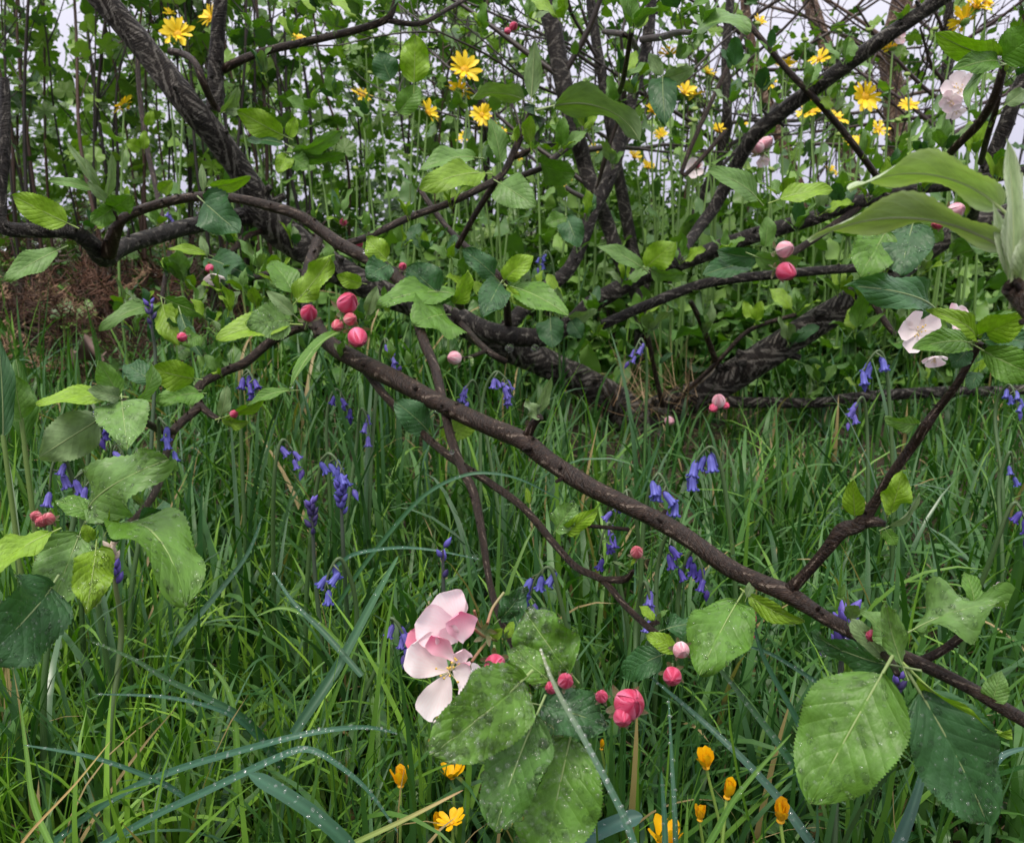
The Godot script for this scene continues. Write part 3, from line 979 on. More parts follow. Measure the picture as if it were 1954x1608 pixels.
# a broad single blade of grass through given pixels, with a fold and beads of water
func broad_blade(pts: Array, w: float, col: Color, tipc: Color, beads: int, phrase: String, blunt := false) -> void:
	var q := []
	for p in pts:
		var a := at(p[0], p[1], p[2])
		q.append(Vector4(a.x, a.y, a.z, w * 0.5 / F * p[2]))
	var foot := v3(q[0])
	var s := smooth(q, 8)
	var rows := s.size()
	var pp := PackedVector3Array()
	var uvs := PackedVector2Array()
	var cs := PackedColorArray()
	var spots := []
	for r in rows:
		var c := v3(s[r])
		var t := (v3(s[mini(r + 1, rows - 1)]) - v3(s[maxi(r - 1, 0)])).normalized()
		var u := float(r) / (rows - 1)
		var to := (EYE + Vector3(0, 0.35, 0) - c).normalized()
		var nrm := (to - t * to.dot(t)).normalized()
		var side := t.cross(nrm)
		var half: float = s[r].w * (minf(1.0, 0.75 + u) * (pow(1.0 - u, 0.5) if not blunt else minf(1.0, (1.0 - u) * 8.0 + 0.15)))
		for k in 5:
			var e := (k - 2) / 2.0
			pp.append(c - foot + side * e * half + nrm * half * (0.35 * absf(e) + 0.05 * nz.get_noise_2d(u * 900.0, k * 40.0)))
			uvs.append(Vector2(k / 4.0, u))
			var cc := col.lerp(tipc, u * u)
			cs.append(cc * (1.25 if k == 2 else (0.94 if k % 2 == 1 else 1.0)))
		if r > 1 and r < rows - 1:
			for k in 3: spots.append([c - foot + side * rr(-0.9, 0.9) * half + nrm * half * 0.3, nrm])
	var o := thing("broad_grass_blade", foot, phrase, "grass blade", "broad grass blades in front")
	var mb := MB.new()
	mb.grid(pp, rows, 5, uvs, cs)
	part("blade", mb.mesh(), M.grass, o)
	var pick := []
	for k in beads: pick.append(spots[rng.randi_range(0, spots.size() - 1)])
	drops_on(o, pick, 0.00075, 1.0)

func scatter(n: int, near: float, far: float, side: float, f: Callable) -> void:
	for k in n:
		var r := rr(near, far)
		var x := r * rr(-side, side)
		f.call(x, -r, r)

func _ready() -> void:
	rng.seed = 20240511
	nz.seed = 7
	var cam := Camera3D.new()
	cam.name = "camera"
	cam.fov = rad_to_deg(2.0 * atan(804.0 / F))
	cam.near = 0.05
	cam.far = 1000.0
	cam.transform = Transform3D(cb, EYE)
	var lens := CameraAttributesPhysical.new()
	lens.frustum_focal_length = 24.6
	lens.frustum_focus_distance = 0.62
	lens.frustum_near = 0.05
	lens.frustum_far = 1000.0
	lens.exposure_aperture = 15.0
	cam.attributes = lens
	add_child(cam)
	cam.current = true
	var env := Environment.new()
	env.background_mode = Environment.BG_SKY
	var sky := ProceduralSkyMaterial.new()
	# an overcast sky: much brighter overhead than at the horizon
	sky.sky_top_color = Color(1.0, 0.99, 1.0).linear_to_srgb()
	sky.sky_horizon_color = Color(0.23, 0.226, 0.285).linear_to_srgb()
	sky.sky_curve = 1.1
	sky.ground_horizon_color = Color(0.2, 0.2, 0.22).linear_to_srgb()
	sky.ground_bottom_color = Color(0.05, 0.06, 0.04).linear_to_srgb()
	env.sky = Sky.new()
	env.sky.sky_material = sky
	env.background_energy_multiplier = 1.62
	env.tonemap_mode = Environment.TONE_MAPPER_LINEAR
	env.tonemap_exposure = 1.7
	env.sdfgi_enabled = true
	env.ssao_enabled = true
	env.ssil_enabled = true
	var we := WorldEnvironment.new()
	we.environment = env
	we.name = "environment"
	add_child(we)
	var sun := DirectionalLight3D.new()
	sun.name = "sun"
	sun.light_energy = 0.5
	sun.light_angular_distance = 18.0
	sun.light_color = Color(1.0, 0.97, 0.93)
	sun.shadow_enabled = true
	sun.rotation_degrees = Vector3(-62, -28, 0)
	add_child(sun)

	make_materials()
	extra_materials()
	make_library()
	lib.sepal = leaf_mesh(0.7, 0.26, Color(0.22, 0.3, 0.13), {"rows": 7, "cols": 5, "prof": 1, "curl": -1.3, "fold": 0.2, "rib": false, "serr": 0.0, "tip": Color(0.33, 0.16, 0.12)})
	build_ground()
	build_back()
	build_apple_wood()
	build_apple_leaves()
	finish_tufts(130)
	build_apple_flowers()
	build_flowers()
	build_grass()
	build_blades()

func extra_materials() -> void:
	M.strap = through(std(0.3, 0.55), Color(0.4, 0.5, 0.15))
	M.strap.albedo_color = Color(0.035, 0.1, 0.028).linear_to_srgb()
	M.celandine_leaf = through(std(0.35), Color(0.4, 0.5, 0.15))
	M.celandine_leaf.albedo_color = Color(0.04, 0.11, 0.03).linear_to_srgb()
	M.bells = []
	for c in [Color(1, 1, 1), Color(0.78, 0.74, 0.86), Color(0.92, 1.0, 1.0)]:
		var m: StandardMaterial3D = M.flower.duplicate()
		m.albedo_color = c
		M.bells.append(m)
	M.darkbell = std(0.5)
	M.darkbell.vertex_color_use_as_albedo = false
	M.darkbell.albedo_color = Color(0.045, 0.032, 0.12).linear_to_srgb()
	M.faded = std(0.6)
	M.faded.albedo_color = Color(0.78, 0.72, 0.66)
	M.faded.vertex_color_use_as_albedo = false
	M.budtop = std(0.6)
	M.budtop.vertex_color_use_as_albedo = false
	M.budtop.albedo_color = Color(0.19, 0.27, 0.05).linear_to_srgb()
	M.daisy_leaf = []
	M.bush_leaf = []
	for c in [Color(0.11, 0.22, 0.035), Color(0.17, 0.31, 0.05), Color(0.09, 0.19, 0.05)]:
		var m := through(std(0.45), Color(0.62, 0.72, 0.25))
		m.albedo_color = c.linear_to_srgb()
		M.daisy_leaf.append(m)
	for c in [Color(0.10, 0.20, 0.035), Color(0.17, 0.31, 0.04), Color(0.055, 0.125, 0.04), Color(0.22, 0.36, 0.06)]:
		var m := through(std(0.42), Color(0.65, 0.75, 0.22))
		m.albedo_color = c.linear_to_srgb()
		M.bush_leaf.append(m)

func build_ground() -> void:
	var mb := MB.new()
	var pts := PackedVector3Array()
	var uvs := PackedVector2Array()
	var cs := PackedColorArray()
	var zs := []
	var xs := []
	for k in 56: zs.append(1.5 - 7.0 * k / 50.0 if k <= 50 else -5.5 - pow(2.9, k - 49))
	for k in 41: xs.append(signf(k - 20) * (absf(k - 20) * 0.16 if absi(k - 20) <= 15 else 2.4 + pow(3.2, absi(k - 20) - 14)))
	for z in zs:
		for x in xs:
			pts.append(Vector3(x, ground(x, z), z))
			uvs.append(Vector2(x, z))
			cs.append(Color(1, 1, 1))
	mb.grid(pts, zs.size(), xs.size(), uvs, cs)
	var o := part("ground", mb.mesh(), M.soil, self)
	tag(o, "dark damp soil of the orchard floor under the grass", "", "", "structure")

func build_back() -> void:
	# currant canes from the left edge to the middle
	cane_bush(-1.75, -2.75, 18, 1.5, 0.2, 230, "leafy dark-caned bush cut by the left edge of the picture")
	cane_bush(-1.3, -2.55, 20, 1.5, 0.2, 260, "thicket of black upright canes at the upper left, left of the thick sloping limb")
	cane_bush(-1.0, -2.9, 18, 1.55, 0.2, 260, "dark-caned bush seen behind the upper end of the sloping limb")
	cane_bush(-0.72, -2.6, 16, 1.45, 0.17, 240, "dark-caned bush just right of the upright grey limb, under the yellow daisy")
	cane_bush(-0.32, -3.0, 13, 1.35, 0.2, 230, "thin-caned bush behind the first arching green leaf in the upper middle")
	cane_bush(0.12, -3.2, 8, 1.25, 0.2, 150, "sparse bush in the upper middle with sky showing between its canes")
	cane_bush(1.85, -2.9, 9, 1.2, 0.25, 110, "sparse leafy bush at the right edge behind the white blossom")
	cane_bush(0.62, -3.0, 9, 1.05, 0.22, 150, "low leafy bush between the dark uprights and the leaning tan stems")
	cane_bush(1.2, -3.3, 10, 1.1, 0.25, 170, "twiggy bush in front of the sky under the diagonal bough")
	# trees whose stems cross the sky
	back_tree([[1225, 610, 2.15, 29], [1212, 560, 2.15, 24], [1185, 500, 2.1, 26], [1160, 430, 2.1, 27], [1135, 370, 2.05, 29], [1115, 310, 2.05, 30], [1095, 240, 2.0, 32], [1075, 160, 2.0, 35], [1060, 80, 2.0, 35], [1036, -40, 2.0, 36], [1010, -220, 2.0, 29]], M.bark, Color(0.03, 0.022, 0.018), 9, 90, "tall black-barked stem left of two others, rising from behind the low limb", "dark_stemmed_tree")
	back_tree([[1235, 600, 2.3, 29], [1228, 560, 2.3, 26], [1212, 500, 2.3, 25], [1200, 440, 2.3, 24], [1180, 330, 2.25, 22], [1165, 240, 2.2, 20], [1150, 150, 2.2, 20], [1135, 60, 2.2, 19], [1122, -40, 2.2, 17], [1110, -180, 2.2, 14]], M.bark, Color(0.03, 0.022, 0.018), 9, 90, "narrow black stem in the middle of the three dark uprights", "dark_stemmed_tree")
	back_tree([[1285, 540, 2.5, 22], [1315, 450, 2.45, 22], [1350, 360, 2.4, 22], [1380, 270, 2.35, 22], [1388, 200, 2.3, 19], [1385, 100, 2.3, 17], [1397, -40, 2.3, 16], [1400, -160, 2.3, 13]], M.bark, Color(0.03, 0.022, 0.018), 10, 120, "black upright stem crossed by the long diagonal bough on the right", "dark_stemmed_tree")
	back_tree([[1718, 420, 3.2, 46], [1716, 300, 3.2, 44], [1706, 190, 3.2, 40], [1700, 100, 3.2, 40], [1722, 0, 3.2, 40], [1728, -120, 3.2, 34]], M.brown, Color(0.1, 0.06, 0.045), 14, 170, "pale brown peeling trunk below the end of the long diagonal bough")
	back_tree([[1640, 430, 3.5, 30], [1625, 330, 3.5, 28], [1595, 220, 3.5, 26], [1582, 110, 3.5, 26], [1545, 0, 3.5, 28], [1520, -110, 3.5, 24]], M.brown, Color(0.08, 0.05, 0.04), 14, 170, "slim tan trunk leaning left among the twigs at upper right")
	back_tree([[1530, 400, 3.0, 24], [1510, 320, 3.0, 24], [1478, 230, 3.0, 24], [1448, 150, 3.0, 22], [1425, 40, 3.0, 20], [1420, -80, 3.0, 16]], M.brown, Color(0.05, 0.032, 0.028), 14, 140, "short crooked tan stem behind the diagonal bough, next to the daisies")
	back_tree([[1840, 420, 2.7, 26], [1815, 300, 2.7, 24], [1806, 180, 2.7, 22], [1812, 60, 2.7, 20], [1800, -80, 2.7, 16]], M.bark, Color(0.05, 0.03, 0.028), 12, 150, "thin dark stem behind the white blossom at the right edge")
	back_tree([[930, 420, 3.3, 16], [925, 250, 3.3, 15], [905, 120, 3.3, 13], [880, -40, 3.3, 11]], M.bark, Color(0.04, 0.028, 0.025), 14, 150, "thin twiggy sapling against the sky behind the big single daisy")
	# bracken: a brown heap of dead fronds at the left
	var places := []
	var cols := PackedColorArray()
	var frond := bracken_mesh()
	for k in 300:
		var x := rr(-1.95, -0.72)
		var z := rr(-2.75, -1.95)
		var y := ground(x, z) + rr(0.0, 0.2) * smoothstep(-0.72, -1.0, x)
		var s := rr(0.1, 0.3)
		places.append(Transform3D(Basis(Vector3.UP, rr(0, TAU)) * Basis(Vector3.RIGHT, rr(0.2, 2.1)) * Basis.from_scale(Vector3(s * rr(0.5, 1), s, s)), Vector3(x, y, z)))
		var c := Color(0.11, 0.05, 0.027).lerp(Color(0.03, 0.02, 0.014), pow(rng.randf(), 0.7))
		if rng.randf() < 0.08: c = Color(0.3, 0.2, 0.12)
		cols.append(c)
	tag(many("dead_bracken", frond, M.straw, places, cols, self), "heap of russet dead bracken fronds at the left under the cut limb", "bracken", "", "stuff")
	# leafy growth that fills the back: a hedge mass, then low broad leaves
	for kind in 3:
		places = []
		cols = PackedColorArray()
		for k in 7000:
			var x := rr(-3.4, 3.4)
			var z := rr(-4.9, -2.7)
			var top := lerpf(1.5, 0.58, smoothstep(-0.5, 1.1, x)) - ground(x, z)
			var y := top * pow(rng.randf(), 1.35) * (0.8 + 0.5 * nz.get_noise_2d(x * 120.0, z * 120.0)) + 0.03
			var s := rr(0.03, 0.07)
			places.append(Transform3D(Basis(Vector3.UP, rr(0, TAU)) * Basis(Vector3.RIGHT, rr(0.1, 1.7)) * Basis.from_scale(Vector3(s, s, s)), Vector3(x, ground(x, z) + y, z)))
			var c := Color(0.06, 0.14, 0.03).lerp(Color(0.2, 0.34, 0.055), pow(rng.randf(), 1.2))
			cols.append(c)
		tag(many("undergrowth", [lib.small[0], lib.small[1], lib.lobed[0]][kind], M.foliage, places, cols, self), ["mass of pointed green leaves closing the view behind the canes", "mass of heart-shaped green leaves closing the view behind the canes", "mass of lobed green leaves closing the view behind the canes"][kind], "undergrowth", "", "stuff")
	for kind in 2:
		places = []
		cols = PackedColorArray()
		for k in 3000:
			var r := rr(1.95, 3.4)
			var x := r * rr(-0.68, 0.68)
			var z := -r
			if x < -0.75 and r > 1.9 and rng.randf() < 0.8: continue
			var y: float = rr(0.02, 0.16) * (0.35 + 0.65 * smoothstep(1.95, 2.3, r) + 1.1 * smoothstep(2.2, 3.0, r))
			var s := rr(0.03, 0.085) * (1.0 if rng.randf() < 0.8 else 1.5)
			places.append(Transform3D(Basis(Vector3.UP, rr(0, TAU)) * Basis(Vector3.RIGHT, rr(0.6, 1.5)) * Basis.from_scale(Vector3(s, s, s)), Vector3(x, ground(x, z) + y, z)))
			cols.append(Color(0.05, 0.13, 0.03).lerp(Color(0.17, 0.31, 0.06), pow(rng.randf(), 1.3)))
		tag(many("ground_leaves", lib.small[[1, 3][kind]], M.foliage, places, cols, self), ["low heart-shaped leaves carpeting the ground behind the trunk", "low rounded leaves carpeting the ground among the daisy stalks"][kind], "ground cover", "", "stuff")
	# broad-leaved plants behind the right limb
	for q in [[1310, 640, 2.05, 5, "broad-leaved plant in the gap between the two right limbs"], [1430, 655, 2.1, 5, "broad-leaved plant with dark heart leaves behind the right limb"], [1560, 690, 2.0, 5, "broad-leaved plant below the upper part of the right limb"], [1660, 650, 2.1, 5, "broad-leaved plant under the two rain-specked leaves at right"], [820, 690, 2.0, 4, "broad-leaved plant in shade behind the sloping trunk"], [660, 700, 2.05, 4, "broad-leaved plant behind the fork of the front branch"]]:
		var c := at(q[0], q[1], q[2])
		var g := Vector3(c.x, ground(c.x, c.z), c.z)
		var o := thing("broad_leaved_plant", g, q[4], "plant", "broad-leaved plants behind the limbs")
		for k in int(q[3]):
			var a: float = TAU * k / q[3] + rr(-0.5, 0.5)
			var L := rr(0.09, 0.15)
			var e := Vector3(cos(a) * rr(0.03, 0.1), maxf(0.05, c.y - g.y) * rr(0.5, 1.15), sin(a) * rr(0.03, 0.1))
			var mb := MB.new()
			tube(mb, smooth([Vector4(0, -0.01, 0, 0.003), Vector4(e.x * 0.3, e.y * 0.7, e.z * 0.3, 0.0026), Vector4(e.x, e.y, e.z, 0.002)], 4), 5, Color(0.1, 0.17, 0.04), Color(0.12, 0.2, 0.05), 0.0)
			part("stalk", mb.mesh(), M.stem, o)
			part("leaf", leaf_mesh(L, L * rr(0.7, 0.95), [Color(0.06, 0.15, 0.035), Color(0.1, 0.22, 0.05), Color(0.045, 0.12, 0.035)][k % 3], {"prof": 3, "curl": rr(0.3, 1.0), "fold": rr(0.05, 0.3), "wave": 0.15, "rows": 14, "cols": 9, "serr": 0.02, "seed": k + int(q[0])}), M.leaf, o, Transform3D(Basis(Vector3.UP, -a + PI / 2) * Basis(Vector3.RIGHT, rr(0.7, 1.5)), e))
	# dead leaf on the bracken
	var dl := thing("dead_leaf", at(165, 655, 2.0), "curled brown dead leaf lying before the bracken heap", "dead leaf")
	part("blade", leaf_mesh(0.1, 0.085, Color(0.13, 0.085, 0.07), {"prof": 3, "curl": 1.3, "fold": 0.5, "wave": 0.3, "seed": 4, "tip": Color(0.2, 0.14, 0.12), "vein": Color(0.2, 0.15, 0.12)}), M.straw, dl, Transform3D(Basis(Vector3.UP, 0.4) * Basis(Vector3.RIGHT, 0.9), Vector3(0, -0.04, 0)))

func bracken_mesh() -> ArrayMesh:
	var mb := MB.new()
	tube(mb, smooth([Vector4(0, 0, 0, 0.010), Vector4(0.04, 0.5, 0.1, 0.008), Vector4(0.0, 1, 0.0, 0.003)], 4), 4, Color(1.5, 1.4, 1.2), Color(1.2, 1.1, 1), 0.0, false)
	for k in 44:
		var u := 0.1 + 0.88 * k / 44.0
		var side := 1.0 if k % 2 == 0 else -1.0
		var L := 0.24 * sin(PI * pow(u, 0.7)) * rr(0.4, 1.1) + 0.04
		var b := Vector3(0.04 * sin(PI * u), u, 0.1 * sin(PI * u))
		var e := b + Vector3(side * L, L * rr(-0.1, 0.6), rr(-0.14, 0.1))
		var m := b.lerp(e, 0.5) + Vector3(0, rr(-0.03, 0.03), rr(-0.04, 0.07))
		tube(mb, [Vector4(b.x, b.y, b.z, 0.004), Vector4(m.x, m.y, m.z, rr(0.004, 0.012)), Vector4(e.x, e.y, e.z, 0.002)], 3, Color(1, 1, 1), Color(0.9, 0.8, 0.8), 0.0, false)
	return mb.mesh()

func build_apple_wood() -> void:
	var foot := at(1225, 800, 1.88)
	foot.y = ground(foot.x, foot.z)
	apple = thing("apple_tree", foot, "old low apple tree with wet dark limbs, pink buds and rain-beaded leaves", "apple tree")
	limb("trunk", [[130, -70, 1.22, 45], [215, 20, 1.25, 47], [290, 110, 1.28, 48], [360, 200, 1.3, 50], [420, 272, 1.35, 48], [470, 345, 1.4, 48], [515, 420, 1.45, 66], [590, 480, 1.5, 58], [680, 535, 1.55, 52], [770, 575, 1.6, 46], [870, 612, 1.65, 47], [955, 655, 1.7, 58], [1040, 692, 1.75, 54], [1110, 728, 1.8, 58], [1170, 765, 1.85, 68], [1215, 810, 1.88, 87], [1235, 850, 1.89, 104]], M.trunk, 18, 0.16)
	limb("limb", [[880, 605, 1.63, 34], [925, 630, 1.6, 38], [985, 643, 1.58, 38], [1045, 640, 1.57, 36], [1095, 612, 1.56, 34], [1140, 573, 1.55, 34], [1250, 517, 1.54, 33], [1330, 490, 1.53, 32], [1400, 462, 1.52, 31], [1470, 440, 1.5, 30], [1540, 420, 1.5, 28], [1640, 385, 1.5, 26], [1740, 362, 1.5, 23], [1820, 352, 1.5, 22], [1900, 338, 1.5, 21], [1990, 318, 1.5, 19]], M.bark, 14, 0.12)
	limb("limb", [[1215, 815, 1.9, 72], [1260, 785, 1.88, 64], [1320, 762, 1.86, 62], [1380, 728, 1.82, 60], [1445, 688, 1.78, 59], [1520, 640, 1.75, 55], [1600, 590, 1.72, 52], [1680, 540, 1.7, 48], [1750, 490, 1.7, 43], [1830, 440, 1.7, 37], [1900, 412, 1.7, 34], [1990, 385, 1.7, 29]], M.trunk, 14, 0.07)
	limb("limb", [[1350, 748, 1.84, 26], [1395, 766, 1.8, 22], [1480, 768, 1.78, 20], [1560, 768, 1.76, 20], [1640, 758, 1.75, 22], [1720, 752, 1.75, 21], [1800, 748, 1.74, 21], [1900, 746, 1.73, 19], [1990, 741, 1.73, 18]], M.trunk, 10, 0.14)
	limb("limb", [[955, 640, 1.64, 31], [985, 605, 1.66, 28], [1030, 560, 1.68, 28], [1080, 520, 1.7, 27], [1108, 470, 1.72, 27], [1130, 405, 1.73, 28], [1158, 350, 1.74, 28], [1183, 272, 1.75, 28], [1203, 200, 1.75, 23], [1222, 130, 1.75, 22], [1238, 60, 1.75, 22], [1246, -60, 1.75, 19]], M.bark, 12, 0.12)
	# the sloping bough at upper right, and the limbs at the right edge
	limb("limb", [[1880, -70, 1.35, 26], [1820, -18, 1.37, 27], [1760, 22, 1.4, 28], [1660, 92, 1.45, 29], [1580, 150, 1.5, 29], [1500, 207, 1.55, 29], [1440, 258, 1.6, 28], [1400, 325, 1.65, 26], [1365, 392, 1.68, 24], [1330, 440, 1.66, 22], [1290, 500, 1.58, 22]], M.bark, 12, 0.1)
	limb("limb", [[1985, 90, 1.45, 29], [1945, 170, 1.47, 28], [1915, 250, 1.5, 28], [1888, 315, 1.53, 28], [1862, 380, 1.58, 26], [1850, 432, 1.68, 26]], M.bark, 12, 0.1)
	limb("branch", [[1935, 70, 1.2, 17], [1915, 130, 1.22, 16], [1898, 185, 1.25, 17], [1868, 235, 1.3, 17], [1820, 285, 1.36, 15], [1780, 330, 1.45, 14]], M.twig, 9, 0.1)
	limb("branch", [[1918, 120, 1.25, 10], [1903, 200, 1.28, 11], [1885, 260, 1.33, 12], [1872, 310, 1.45, 12]], M.twig, 8, 0.1)
	limb("branch", [[1385, 250, 1.8, 9], [1300, 330, 1.8, 9], [1420, 60, 1.8, 9]], M.twig, 7, 0.1)
	limb("branch", [[1425, 40, 1.5, 11], [1500, 130, 1.5, 12], [1580, 215, 1.52, 13], [1640, 290, 1.55, 13], [1690, 360, 1.58, 13]], M.twig, 8, 0.14)
	# left side
	limb("limb", [[8, 150, 1.0, 16], [9, 220, 1.0, 20], [6, 300, 1.0, 22], [0, 380, 1.0, 22], [4, 432, 1.0, 28], [70, 440, 1.02, 28], [135, 443, 1.05, 28], [172, 464, 1.08, 31], [198, 492, 1.12, 36], [235, 470, 1.18, 33], [290, 452, 1.25, 31], [360, 432, 1.33, 31], [430, 418, 1.4, 33], [500, 415, 1.45, 38], [560, 445, 1.48, 34]], M.bark, 14, 0.18)
	limb("limb", [[412, 210, 1.34, 31], [411, 150, 1.33, 31], [414, 80, 1.32, 28], [421, 0, 1.3, 26], [428, -80, 1.3, 24]], M.bark, 12, 0.1)
	limb("branch", [[425, 132, 1.33, 18], [470, 110, 1.31, 16], [520, 94, 1.3, 15], [600, 76, 1.28, 15], [690, 54, 1.26, 14], [738, 36, 1.25, 14], [752, 10, 1.25, 11], [768, -40, 1.25, 9]], M.twig, 9, 0.1)
	limb("twig", [[738, 38, 1.25, 12], [800, 45, 1.27, 10], [850, 20, 1.3, 9], [930, -25, 1.35, 8]], M.twig, 7, 0.1)
	limb("twig", [[325, 98, 1.27, 14], [350, 103, 1.24, 13], [372, 120, 1.22, 13], [385, 150, 1.22, 15], [398, 182, 1.24, 14], [412, 205, 1.26, 12], [424, 212, 1.26, 9]], M.twig, 9, 0.16)
	limb("twig", [[262, 90, 1.7, 9], [265, 170, 1.7, 10], [280, 280, 1.68, 10], [298, 360, 1.65, 11], [312, 440, 1.6, 12]], M.twig, 8, 0.08)
	limb("branch", [[205, 485, 1.1, 30], [222, 435, 1.07, 24], [240, 414, 1.06, 19], [287, 394, 1.05, 18], [358, 377, 1.04, 18], [430, 376, 1.04, 18], [502, 390, 1.04, 20], [566, 409, 1.04, 21], [609, 437, 1.04, 23], [650, 466, 1.03, 25], [700, 492, 1.02, 27], [742, 518, 1.01, 26], [775, 550, 0.98, 24], [790, 590, 0.94, 21], [808, 650, 0.9, 20], [832, 710, 0.87, 19], [858, 825, 0.82, 18], [880, 890, 0.78, 18], [905, 945, 0.74, 18], [920, 1020, 0.69, 15], [934, 1110, 0.62, 14], [955, 1180, 0.57, 13], [985, 1245, 0.53, 12], [1015, 1300, 0.5, 11]], M.twig, 12, 0.14)
	limb("twig", [[222, 430, 1.07, 16], [212, 400, 1.05, 12], [200, 378, 1.03, 11], [186, 358, 1.02, 9]], M.twig, 8, 0.14)
	limb("branch", [[745, 516, 1.01, 18], [800, 530, 1.05, 15], [850, 555, 1.1, 14], [880, 585, 1.2, 14]], M.twig, 8, 0.12)
	# the long front branch
	limb("branch", [[612, 440, 1.2, 20], [600, 475, 1.15, 21], [585, 525, 1.08, 21], [585, 580, 1.02, 22], [604, 622, 1.0, 25], [634, 660, 0.97, 32], [700, 697, 0.93, 35], [760, 727, 0.89, 36], [840, 770, 0.84, 36], [930, 812, 0.79, 35], [1000, 842, 0.75, 36], [1050, 880, 0.73, 36], [1120, 925, 0.7, 35], [1200, 965, 0.68, 34], [1260, 995, 0.66, 36], [1320, 1032, 0.64, 34], [1390, 1082, 0.62, 34], [1450, 1110, 0.6, 33], [1500, 1132, 0.585, 36], [1550, 1162, 0.57, 29], [1590, 1187, 0.56, 27], [1680, 1232, 0.53, 27], [1770, 1272, 0.51, 25], [1850, 1312, 0.49, 24], [1905, 1345, 0.48, 26], [2000, 1400, 0.46, 26]], M.twig, 14, 0.14)
	limb("branch", [[1500, 1132, 0.585, 26], [1540, 1092, 0.575, 21], [1580, 1046, 0.565, 23], [1608, 1012, 0.56, 30], [1640, 1000, 0.555, 28], [1668, 962, 0.55, 20], [1700, 908, 0.54, 18], [1742, 850, 0.53, 18], [1765, 815, 0.52, 20], [1790, 780, 0.515, 16], [1825, 735, 0.5, 15], [1850, 690, 0.49, 15], [1872, 652, 0.48, 14]], M.twig, 12, 0.14)
	limb("twig", [[1630, 1003, 0.558, 20], [1665, 995, 0.55, 22], [1690, 1000, 0.545, 12]], M.twig, 8, 0.2)
	limb("twig", [[1000, 842, 0.75, 22], [1018, 808, 0.74, 17], [1032, 795, 0.735, 16]], M.twig, 8, 0.22)
	limb("branch", [[645, 672, 0.965, 22], [690, 700, 0.95, 17], [735, 755, 0.91, 16], [800, 822, 0.86, 16], [870, 880, 0.81, 15], [930, 918, 0.77, 15], [1000, 970, 0.73, 15], [1060, 1040, 0.68, 14], [1100, 1082, 0.66, 14], [1150, 1107, 0.64, 14], [1190, 1152, 0.62, 13], [1232, 1192, 0.6, 13], [1262, 1215, 0.59, 11]], M.twig, 10, 0.1)
	limb("twig", [[1145, 1105, 0.64, 13], [1185, 1106, 0.63, 15], [1200, 1100, 0.625, 12], [1208, 1088, 0.62, 7]], M.twig, 8, 0.2)
	limb("twig", [[1235, 1195, 0.6, 10], [1258, 1185, 0.6, 10]], M.twig, 7, 0.2)
	limb("twig", [[1620, 1205, 0.55, 22], [1690, 1250, 0.5, 18], [1712, 1285, 0.455, 13]], M.twig, 8, 0.15)
	limb("twig", [[1755, 1262, 0.515, 18], [1800, 1240, 0.51, 17], [1838, 1212, 0.505, 17], [1855, 1200, 0.5, 12]], M.twig, 9, 0.15)
	# twigs of the middle left
	limb("branch", [[612, 616, 1.0, 16], [560, 630, 1.02, 17], [512, 655, 1.03, 18], [470, 690, 1.02, 18], [430, 708, 1.0, 17], [385, 732, 0.98, 17], [372, 760, 0.95, 17], [380, 775, 0.93, 17], [345, 806, 0.9, 16], [326, 830, 0.87, 16], [316, 870, 0.82, 14], [300, 930, 0.74, 14], [262, 985, 0.66, 14], [225, 1008, 0.6, 13]], M.twig, 11, 0.12)
	limb("twig", [[380, 772, 0.93, 14], [400, 790, 0.92, 12], [418, 800, 0.91, 10]], M.twig, 8, 0.15)
	limb("twig", [[328, 826, 0.87, 16], [300, 818, 0.83, 15], [270, 800, 0.76, 13], [235, 765, 0.7, 10]], M.twig, 8, 0.18)
	limb("twig", [[1640, 395, 1.5, 14], [1540, 465, 1.45, 15], [1480, 500, 1.4, 14]], M.twig, 8, 0.12)
	limb("branch", [[1770, 500, 1.7, 16], [1650, 510, 1.66, 18], [1500, 522, 1.62, 18], [1350, 540, 1.62, 20], [1240, 580, 1.6, 20], [1150, 620, 1.58, 20]], M.bark, 9, 0.12)
	limb("twig", [[1265, 775, 1.8, 11], [1252, 720, 1.75, 9], [1236, 640, 1.7, 9]], M.twig, 7, 0.1)
	limb("twig", [[1370, 700, 1.8, 12], [1340, 620, 1.7, 11], [1318, 575, 1.65, 10]], M.twig, 7, 0.12)
	limb("twig", [[1285, 770, 1.84, 10], [1370, 690, 1.78, 9], [1430, 630, 1.75, 9], [1520, 600, 1.72, 9]], M.twig, 7, 0.1)
	limb("twig", [[1660, 565, 1.7, 12], [1690, 615, 1.65, 13], [1710, 640, 1.62, 9]], M.twig, 7, 0.12)
	limb("twig", [[640, 470, 1.05, 15], [700, 452, 1.1, 14], [780, 415, 1.14, 14], [850, 390, 1.16, 14], [930, 352, 1.18, 14], [960, 330, 1.19, 13], [985, 280, 1.2, 14], [1008, 225, 1.2, 13], [1018, 200, 1.2, 9]], M.twig, 9, 0.1)
	limb("twig", [[872, 472, 1.25, 11], [905, 412, 1.22, 12], [945, 348, 1.19, 13]], M.twig, 8, 0.1)
	limb("twig", [[960, 345, 1.2, 10], [1030, 322, 1.25, 12], [1065, 295, 1.28, 12], [1118, 255, 1.32, 10]], M.twig, 8, 0.12)
	limb("twig", [[980, 300, 1.2, 11], [1000, 292, 1.19, 12], [1012, 285, 1.18, 8]], M.twig, 7, 0.2)
	limb("twig", [[800, 360, 1.5, 10], [850, 430, 1.45, 11], [900, 480, 1.4, 12], [955, 530, 1.35, 14], [965, 560, 1.45, 14], [970, 620, 1.6, 16]], M.twig, 8, 0.12)
